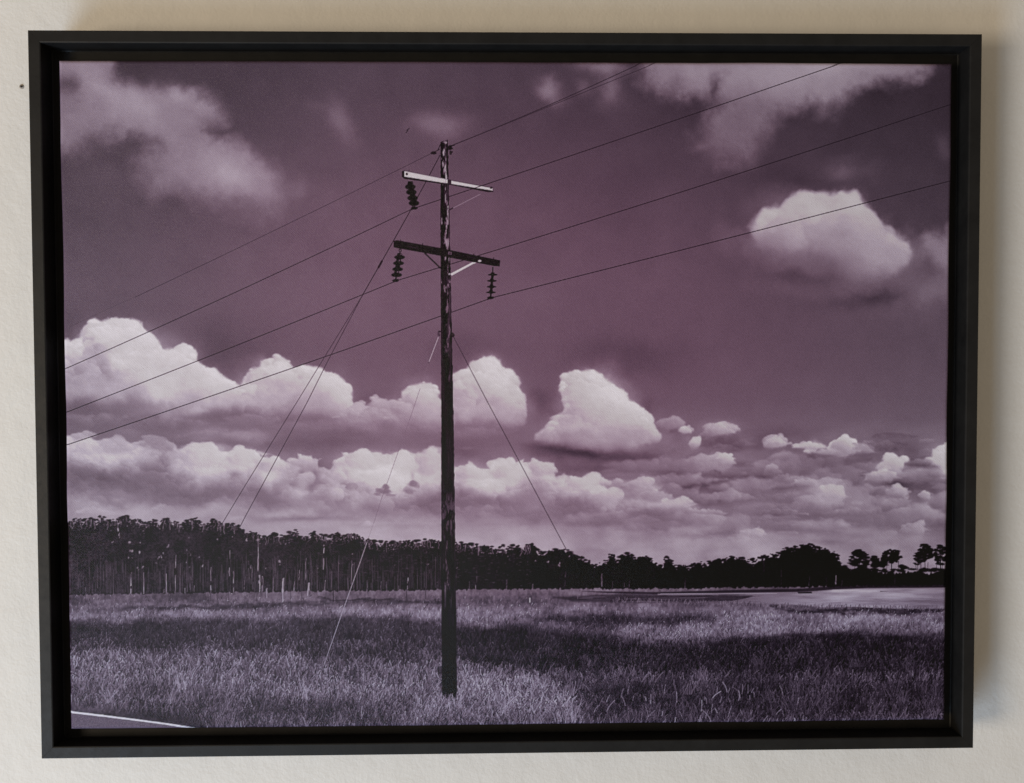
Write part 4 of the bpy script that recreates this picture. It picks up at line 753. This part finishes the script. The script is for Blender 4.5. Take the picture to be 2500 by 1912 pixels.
    wires(W([(1010, 511), (954, 536), (600, 704), (383, 802.5), (150, 906)]), 2.3, 36, .92)
    wires(W([(1014, 510), (1075, 488), (1300, 414.7), (1900, 209), (2110, 138)]), 2.4, 36, .95)
    wires(W([(967, 688), (700, 796), (600, 836.6), (217, 986), (150, 1013)]), 2.4, 34, .92)
    wires(W([(970, 686), (1069, 657), (1300, 585.6), (1726, 450), (1900, 395.6), (2340, 251)]), 2.4, 34, .95)
    wires(W([(1197, 731), (1074, 774), (600, 940), (169, 1086), (150, 1092)]), 2.5, 34, .92)
    wires(W([(1197, 730), (1300, 704), (1800, 578), (2323, 443.4), (2345, 437)]), 2.5, 34, .95)
    line(W([(1075, 380), (1040, 446), (998, 524), (930, 645), (886, 722)]), 2.6, 38, .95); line(W([(934, 638), (924, 656)]), 6, 34)
    line(np.vstack([[(886, 722)], A(600, 450, 580, 1370, 390, 1680), A(600, 930, 0, 805), A(0, 930, 1700, 1105)]), 2.0, 48, .85)
    line(np.vstack([[(887, 721)], A(600, 450, 640, 1340, 470, 1680), A(600, 930, 0, 1045), A(0, 930, 1840, 1125)]), 2.2, 48, .88)
    line(np.vstack([A(600, 450, 1590, 1165, 1860, 1680), A(1200, 930, 585, 1305)]), 2.2, 44, .92)
    line(A(600, 450, 1478, 1175, 1405, 1368), 2.2, 150); ell(*A(600, 450, 1405, 1370)[0], 2.4, 2.4, 70)
    line(A(600, 930, 1340, 60, 1280, 240, 1090, 780, 1045, 905, 985, 1095), 1.5, 100, .8); line(A(600, 930, 985, 1095, 935, 1235), 1.4, 120, .7); line(A(600, 450, 1405, 1368, 1350, 1520), 1.2, 100, .6)

    # ------------------------------------------------ utility pole
    yl = np.array([346, 536, 986, 1466, 1700]); xl = np.array([1076, 1076, 1078.5, 1080, 1081.5]); xr = np.array([1094, 1098, 1108.5, 1116, 1118.5])
    s = win(1060, 340, 1135, 1712); Xp, Yp = X[s], Y[s]
    le = np.interp(Yp, yl, xl); ri = np.interp(Yp, yl, xr); u = (Xp - le) / (ri - le)
    endy = 1710 + vnoise(Xp, Yp * 0, 4, 71) * 26
    a = sstep(-.9, .9, Xp - le + vnoise(Xp * 0, Yp, 7, 72) * 1.2) * sstep(.9, -.9, Xp - ri + vnoise(Xp * 0, Yp, 8, 73) * 1.6) * sstep(344, 347, Yp + (u - .5) * 5) * sstep(1.2, -1.2, Yp - endy)
    grain = fbm(Xp * 3.0, Yp * .22, 12, 74, 4)
    v = 24 + grain * 14
    peel = fbm(Xp * 2.6 + 7, Yp * .5, 12, 75, 5, .6)
    up_ = sstep(1150, 350, Yp)
    fl = sstep(.05, .34, peel + .26 * up_ - .20 - .5 * np.abs(u - .66)) * sstep(1300, 800, Yp)
    v = v + fl * (98 * up_ + 20)
    v = v + sstep(.30, .02, np.abs(u - .74)) * 32 * sstep(980, 700, Yp) * sstep(-.25, .2, grain)
    lo = sstep(1300, 1330, Yp) * sstep(1520, 1440, Yp) * sstep(.34, .08, np.abs(u - .38 - .1 * np.sin(Yp / 19))) * sstep(-.30, .15, peel)
    v = v + lo * 70 * sstep(-.3, .3, grain)
    v = v + sstep(1180, 1240, Yp) * sstep(1330, 1280, Yp) * sstep(0, .3, peel) * 38
    v = np.where(Yp > 1530, 22 + grain * 3, v)
    L[s] = L[s] * (1 - a) + np.clip(v, 12, 205) * a
    line([(1079, 348), (1079, 380)], 5, 30); ell(1086, 350, 6, 3, 150, .8); ell(*A(600, 0, 1510, 1120)[0], 6, 9, 24, .9)
    # fittings near the pole top
    for p in (A(600, 0, 1545, 1130, 1600, 1115), A(600, 0, 1550, 1150, 1590, 1140), A(600, 0, 1560, 1165, 1590, 1168)): line(p, 3.2, 28)
    ell(*A(600, 0, 1565, 1135)[0], 5, 6, 26); ell(*A(600, 0, 1570, 1175)[0], 3, 5, 30); line(A(600, 0, 1490, 1110, 1470, 1160), 2.5, 32)
    for p in (A(600, 450, 1475, 1130, 1495, 1132), A(600, 450, 1580, 1140, 1592, 1150), A(600, 450, 1475, 1155, 1492, 1160), A(600, 450, 1578, 1165, 1600, 1160)): line(p, 4, 30)
    ell(*A(600, 450, 1590, 1160)[0], 4, 5, 32); ell(*A(600, 450, 1480, 1150)[0], 3, 6, 60)
    # brace and pale rod under the top arm
    line(A(600, 0, 1585, 1600, 1800, 1490), 2.0, 128, .75); line(A(600, 0, 1560, 1612, 1590, 1595), 4, 44)
    # upper crossarm
    fill(A(600, 0, 1196, 1316, 1214, 1310, 1490, 1366, 1565, 1382, 1895, 1442, 1898, 1475, 1860, 1477, 1565, 1420, 1490, 1412, 1214, 1374, 1196, 1358), 30)
    fill(A(600, 0, 1216, 1314, 1490, 1368, 1545, 1380, 1545, 1408, 1490, 1400, 1216, 1356), 202, .8, 1, 7); fill(A(600, 0, 1575, 1388, 1892, 1446, 1892, 1464, 1575, 1412), 204, .8, 1, 7)
    line(A(600, 0, 1216, 1315, 1500, 1371), 1.6, 120, .8); line(A(600, 0, 1580, 1389, 1890, 1446), 1.6, 110, .8)
    fill(A(600, 0, 1548, 1376, 1574, 1382, 1574, 1420, 1548, 1414), 40); ell(*A(600, 0, 1234, 1337)[0], 3, 3.4, 30); ell(*A(600, 0, 1880, 1443)[0], 3, 3, 34)
    line(A(600, 0, 1250, 1305, 1252, 1320), 2, 40); line(A(600, 0, 1248, 1375, 1256, 1412), 2.4, 90); line(A(600, 0, 1530, 1380, 1532, 1408), 2, 110, .7)
    line(A(600, 0, 1740, 1449, 1890, 1400), 2.4, 38, .95)
    # lower crossarm and its braces
    line(A(600, 450, 1370, 530, 1552, 702), 4.4, 26); fill(A(600, 450, 1568, 690, 1740, 600, 1790, 588, 1800, 596, 1745, 614, 1580, 704), 200, .8, 1, 8)
    fill(A(600, 450, 1134, 438, 1160, 432, 1480, 490, 1565, 508, 1950, 587, 1947, 634, 1898, 630, 1560, 566, 1490, 552, 1152, 492, 1134, 486), 24, .8, 1, 3)
    line(A(600, 450, 1168, 436, 1480, 493), 1.4, 44, .7); line(A(600, 450, 1240, 480, 1320, 494), 1.6, 58, .6); line(A(600, 450, 1700, 560, 1760, 572), 1.4, 46, .6)
    fill(A(600, 450, 1553, 520, 1578, 524, 1578, 545, 1553, 541), 120, .6, .7); fill(A(600, 450, 1560, 527, 1572, 529, 1572, 541, 1560, 539), 30); ell(*A(600, 450, 1793, 592)[0], 4, 2.6, 176)
    for x, y in ((1188, 432), (1356, 462), (1748, 545), (1900, 572)): line(A(600, 450, x, y - 8, x + 1, y + 8), 2.2, 30)
    ell(*A(600, 450, 1556, 702)[0], 5, 4, 30); ell(*A(600, 450, 1560, 692)[0], 2, 2, 150)
    # insulator strings
    def string(ox, oy, discs, rx, ry, cap, body):
        P = A(ox, oy, *[c for d in discs for c in d])
        for k, (x, y) in enumerate(P):
            R, r2 = rx * .319, ry * .319
            ell(x, y, R, r2, 20, 1, .12)
            fill([(x - body * .319, y), (x - body * .22, y - ry * .62), (x + body * .22, y - ry * .62), (x + body * .319, y)], 22)
        for k in range(len(P) - 1): line(P[k:k + 2], body * .42, 22)
        line([P[-1], A(ox, oy, *cap)[0]], 4.4, 22); c = A(ox, oy, *cap)[0]; ell(c[0], c[1], 8, 3.6, 22)
    string(600, 0, ((1261, 1435), (1269, 1476), (1279, 1521), (1289, 1560)), 40, 22, (1292, 1598), 26)
    string(600, 450, ((1180, 563), (1172, 609), (1165, 655), (1157, 699)), 41, 17, (1149, 742), 24)
    string(600, 450, ((1893, 697), (1887, 744), (1884, 790), (1880, 833)), 36, 9, (1877, 874), 18)
    line(A(600, 450, 1184, 495, 1180, 560), 2.2, 26); ell(*A(600, 450, 1184, 512)[0], 3.6, 4.6, 24); ell(*A(600, 450, 1184, 512)[0], 1.6, 2.4, 84)
    for x, y in ((1192, 540), (1178, 588), (1192, 634), (1165, 676)): ell(*A(600, 450, x, y)[0], 1.6, 2.2, 84, .8)
    line(A(600, 450, 1895, 636, 1893, 690), 3.6, 24)
    line(A(600, 450, 1130, 752, 1172, 732), 4, 22); line(A(600, 450, 1855, 884, 1900, 868), 4, 22); line(A(600, 0, 1268, 1610, 1316, 1592), 4, 22)
    for k in range(90):
        x = r.uniform(1070, 1130); y = r.uniform(1708, 1730); h = r.uniform(8, 22); le = r.normal(0, .3)
        line([(x, y), (x + le * h * .5, y - h * .6), (x + le * h * 1.2, y - h)], r.uniform(1, 1.8), r.uniform(60, 165), .8)
    # bird
    bx_, by_ = A(600, 0, 1238, 1003)[0]
    line([(bx_ + 5, by_ - 5), (bx_ + 1, by_ - 3), (bx_ + 1, by_ + 1), (bx_ - 4, by_ + 6)], 2.2, 34); line([(bx_ + 1, by_ - 2), (bx_ - 3, by_)], 2, 40)
    # ---- film grain of the print
    L += (np.random.default_rng(77).standard_normal(L.shape) * 2.6).astype(np.float32)
    bl = sum(np.roll(np.roll(L, i, 0), j, 1) for i in (-2, 0, 2) for j in (-2, 0, 2)) / 9
    L += .45 * (L - bl)                   # the print is a sharpened photograph
    return np.clip(L, 6, 236)

def tint(L, X, Y):                        # purple toned monochrome
    k = np.array([0, 20, 60, 85, 120, 160, 205, 240], np.float32)
    R = np.interp(L, k, [9, 24, 74, 108, 143, 174, 208, 236]); Gc = np.interp(L, k, [7, 16, 55, 82, 120, 159, 201, 233]); B = np.interp(L, k, [9, 20, 66, 94, 130, 162, 199, 228])
    low = sstep(1380, 1520, Y)
    rad = np.clip(np.hypot((X - 1250) / 1150, (Y - 800) / 820), 0, 1.2)
    des = .08 + .46 * sstep(.25, 1.05, rad)  # greyer outwards: lens shading and uneven light put into the tint
    g_ = .35 * R + .45 * Gc + .20 * B
    R = R + (g_ - R) * des; Gc = Gc + (g_ - Gc) * des * .8; B = B + (g_ + 2 - B) * des
    B = B * (1 + .035 * low); R = R * (1 - .035 * low)  # cooler low down: own violet plus the cool light put into the colour
    return np.stack([R * .985, Gc, B * 1.04], -1)

# ---------------------------------------------------------------- framed print
root = bpy.data.objects.new('framed_print', None); col.objects.link(root)
root.location = (0, -GAP_WALL, -FRAME_H / 2); root.empty_display_size = .05
tag(root, 'black floater frame holding a purple toned canvas print of a utility pole', 'framed print')
bpy.context.view_layer.update()
ORG = Vector(root.location)

def rail(length_half, other_half, ang):
    # profile: n = distance inward from the outer edge, d = distance behind the front face
    back = FRAME_T - GAP_WALL; c = .0007
    prof = [(0, back), (0, c), (c * .3, c * .3), (c, 0), (FACE - c * 1.3, 0), (FACE - c * .35, c * .35), (FACE, c * 1.3), (FACE, LEDGE - .0006), (FACE + .0006, LEDGE), (.046, LEDGE), (.046, back)]
    g = .00006                                         # hairline at the mitre
    vs_, fs_ = [], []
    for sgn in (-1, 1):
        for n, d in prof:
            x = sgn * (length_half - n - g); z = -(other_half - n); y = -FRAME_T + d
            vs_.append((x, y, z))
    k = len(prof)
    for i in range(k):
        j = (i + 1) % k; fs_.append((i, j, k + j, k + i))
    fs_.append(tuple(range(k))); fs_.append(tuple(range(2 * k - 1, k - 1, -1)))
    ca, sa = math.cos(ang), math.sin(ang)
    vs_ = [(x * ca - z * sa - ORG.x, y - ORG.y, x * sa + z * ca - ORG.z) for x, y, z in vs_]
    return mesh_obj('frame_rail', vs_, fs_, M_FRAME, root)
rail(FRAME_W / 2, FRAME_H / 2, 0)                 # bottom
rail(FRAME_H / 2, FRAME_W / 2, math.pi / 2)       # right
rail(FRAME_W / 2, FRAME_H / 2, math.pi)           # top
rail(FRAME_H / 2, FRAME_W / 2, -math.pi / 2)      # left

# ---- canvas: one sheet wrapped round its stretcher, its print stored as colours on the mesh
def wrap_axis(size, n, r=.0026, side=.0119):
    half = size / 2
    flat = np.linspace(-half + r, half - r, n)
    ang = np.linspace(0, math.pi / 2, 6)[1:]
    ax = half - r + r * np.sin(ang); ad = r - r * np.cos(ang)
    sd = np.array([r + (side - r) * .4, side])
    pos = np.concatenate([np.full(2, -half), -ax[::-1], flat, ax, np.full(2, half)])
    dep = np.concatenate([sd[::-1], ad[::-1], np.zeros(n), ad, sd])
    arc = np.concatenate([-half - sd[::-1] + r, -(half - r) - r * ang[::-1] * .64, flat, (half - r) + r * ang * .64, half + sd - r])
    return pos, dep, arc
gx, dx_, ux = wrap_axis(CAN_W, 1400); gz, dz_, uz = wrap_axis(CAN_H, 1050)
nx, nz = len(gx), len(gz)
XX, ZZ = np.meshgrid(gx, gz); DD = np.maximum(*np.meshgrid(dx_, dz_))
UX, UZ = np.meshgrid(ux, uz)
# hand-stretched edges are never quite straight
ex = sstep(.5 * CAN_W - .03, .5 * CAN_W, np.abs(XX)); ez = sstep(.5 * CAN_H - .03, .5 * CAN_H, np.abs(ZZ))
XX = XX + ex * np.sign(XX) * .0005 * fbm(XX * 0 + 1, ZZ * 1000, 60, 81, 4); ZZ = ZZ + ez * np.sign(ZZ) * .0005 * fbm(XX * 1000, ZZ * 0 + 9, 60, 82, 4)
# print coordinates of each point of the canvas (measured corner positions -> plane map)
def homography(src, dst):
    A_ = []
    for (x, y), (u, v) in zip(src, dst):
        A_.append([x, y, 1, 0, 0, 0, -u * x, -u * y, -u]); A_.append([0, 0, 0, x, y, 1, -v * x, -v * y, -v])
    return np.linalg.svd(np.array(A_))[2][-1].reshape(3, 3)
hw, hh_ = CAN_W / 2, CAN_H / 2
Hm = homography([(-hw, hh_), (hw, hh_), (hw, -hh_), (-hw, -hh_)], [(140.4, 146.1), (2325.7, 155.7), (2309.5, 1759.8), (173.5, 1784.5)])
wq = Hm[2, 0] * UX + Hm[2, 1] * UZ + Hm[2, 2]
mx = (Hm[0, 0] * UX + Hm[0, 1] * UZ + Hm[0, 2]) / wq; my = (Hm[1, 0] * UX + Hm[1, 1] * UZ + Hm[1, 2]) / wq
tone = paint_print()
fx_ = np.clip(mx - PX0 - .5, 0, PW - 2.01); fy_ = np.clip(my - PY0 - .5, 0, PH - 2.01)
i0 = fy_.astype(int); j0 = fx_.astype(int); b_ = fy_ - i0; a_ = fx_ - j0
tv = tone[i0, j0] * (1 - a_) * (1 - b_) + tone[i0, j0 + 1] * a_ * (1 - b_) + tone[i0 + 1, j0] * (1 - a_) * b_ + tone[i0 + 1, j0 + 1] * a_ * b_
rgb = tint(tv, mx, my) / 255.0
lin = np.where(rgb <= .04045, rgb / 12.92, ((rgb + .055) / 1.055) ** 2.4)
# the tones above were read off the lit print: take the stronger light on its left back out; the falloff to the right stays in the ink
sx_ = np.clip(XX / CAN_W + .5, 0, 1); sz_ = np.clip(ZZ / CAN_H + .5, 0, 1)
lit = (.75 * (1 - sx_) + .51 * sx_) * (1 - sz_) + (.60 * (1 - sx_) + .43 * sx_) * sz_
lin = lin * np.minimum(1.0, .585 / lit)[..., None]
lin = np.clip(lin * np.array((1.42, 1.34, 1.52)) - 0.010, .004, None)
lin = np.where(lin > .62, .62 + (lin - .62) * .55, lin)               # paper white
me = bpy.data.meshes.new('canvas')
me.vertices.add(nx * nz); me.vertices.foreach_set('co', np.stack([XX - ORG.x, -FRAME_T + CAN_Z + DD - ORG.y, ZZ - ORG.z], -1).astype(np.float32).ravel())
idx = np.arange(nx * nz).reshape(nz, nx)
quads = np.stack([idx[:-1, :-1], idx[:-1, 1:], idx[1:, 1:], idx[1:, :-1]], -1).reshape(-1, 4)
nq = len(quads)
me.loops.add(nq * 4); me.loops.foreach_set('vertex_index', quads.astype(np.int32).ravel())
me.polygons.add(nq); me.polygons.foreach_set('loop_start', np.arange(0, nq * 4, 4, dtype=np.int32)); me.polygons.foreach_set('loop_total', np.full(nq, 4, np.int32))
me.update(calc_edges=True)
at = me.color_attributes.new('print', 'FLOAT_COLOR', 'POINT')
at.data.foreach_set('color', np.concatenate([lin, np.ones(lin.shape[:2] + (1,))], -1).astype(np.float32).ravel())
me.polygons.foreach_set('use_smooth', np.ones(nq, bool))
me.materials.append(M_CANVAS)
canvas = bpy.data.objects.new('canvas', me); col.objects.link(canvas); canvas.parent = root
canvas['label'] = 'stretched canvas printed with a utility pole, cumulus clouds, dark wood and marsh grass'

# ---------------------------------------------------------------- chipped hole left in the wall; an added dark pin stands for it
HOLE_AT = (-0.3555, 0.2264)
nroot = bpy.data.objects.new('nail_hole', None); col.objects.link(nroot); nroot.location = (HOLE_AT[0], 0, HOLE_AT[1]); nroot.empty_display_size = .005
tag(nroot, 'tiny dark hole in the pale wall left of the black frame', 'nail_hole')
def lathe(name, prof, mat, n=20):
    vs_ = [(r_ * math.cos(2 * math.pi * k / n), -y_, r_ * math.sin(2 * math.pi * k / n)) for r_, y_ in prof for k in range(n)]
    fs_ = [(i * n + k, i * n + (k + 1) % n, (i + 1) * n + (k + 1) % n, (i + 1) * n + k) for i in range(len(prof) - 1) for k in range(n)]
    fs_.append(tuple(range(n))); fs_.append(tuple(range((len(prof) - 1) * n, len(prof) * n)))
    return mesh_obj(name, vs_, fs_, mat, nroot, True)
lathe('hole_plug', [(.0006, -.004), (.0006, .0005), (.0008, .0007), (.0008, .0009), (.0007, .0011), (.0003, .0012)], plain('hole_dark', (.028, .02, .02), .5))  # added pin whose dark colour stands for the depth of the hole
lathe('plaster_chip', [(.0019, -.001), (.0018, .00015), (.0013, .0003), (.0008, .0002)], plain('crumbled_plaster', (.42, .38, .34), .9))
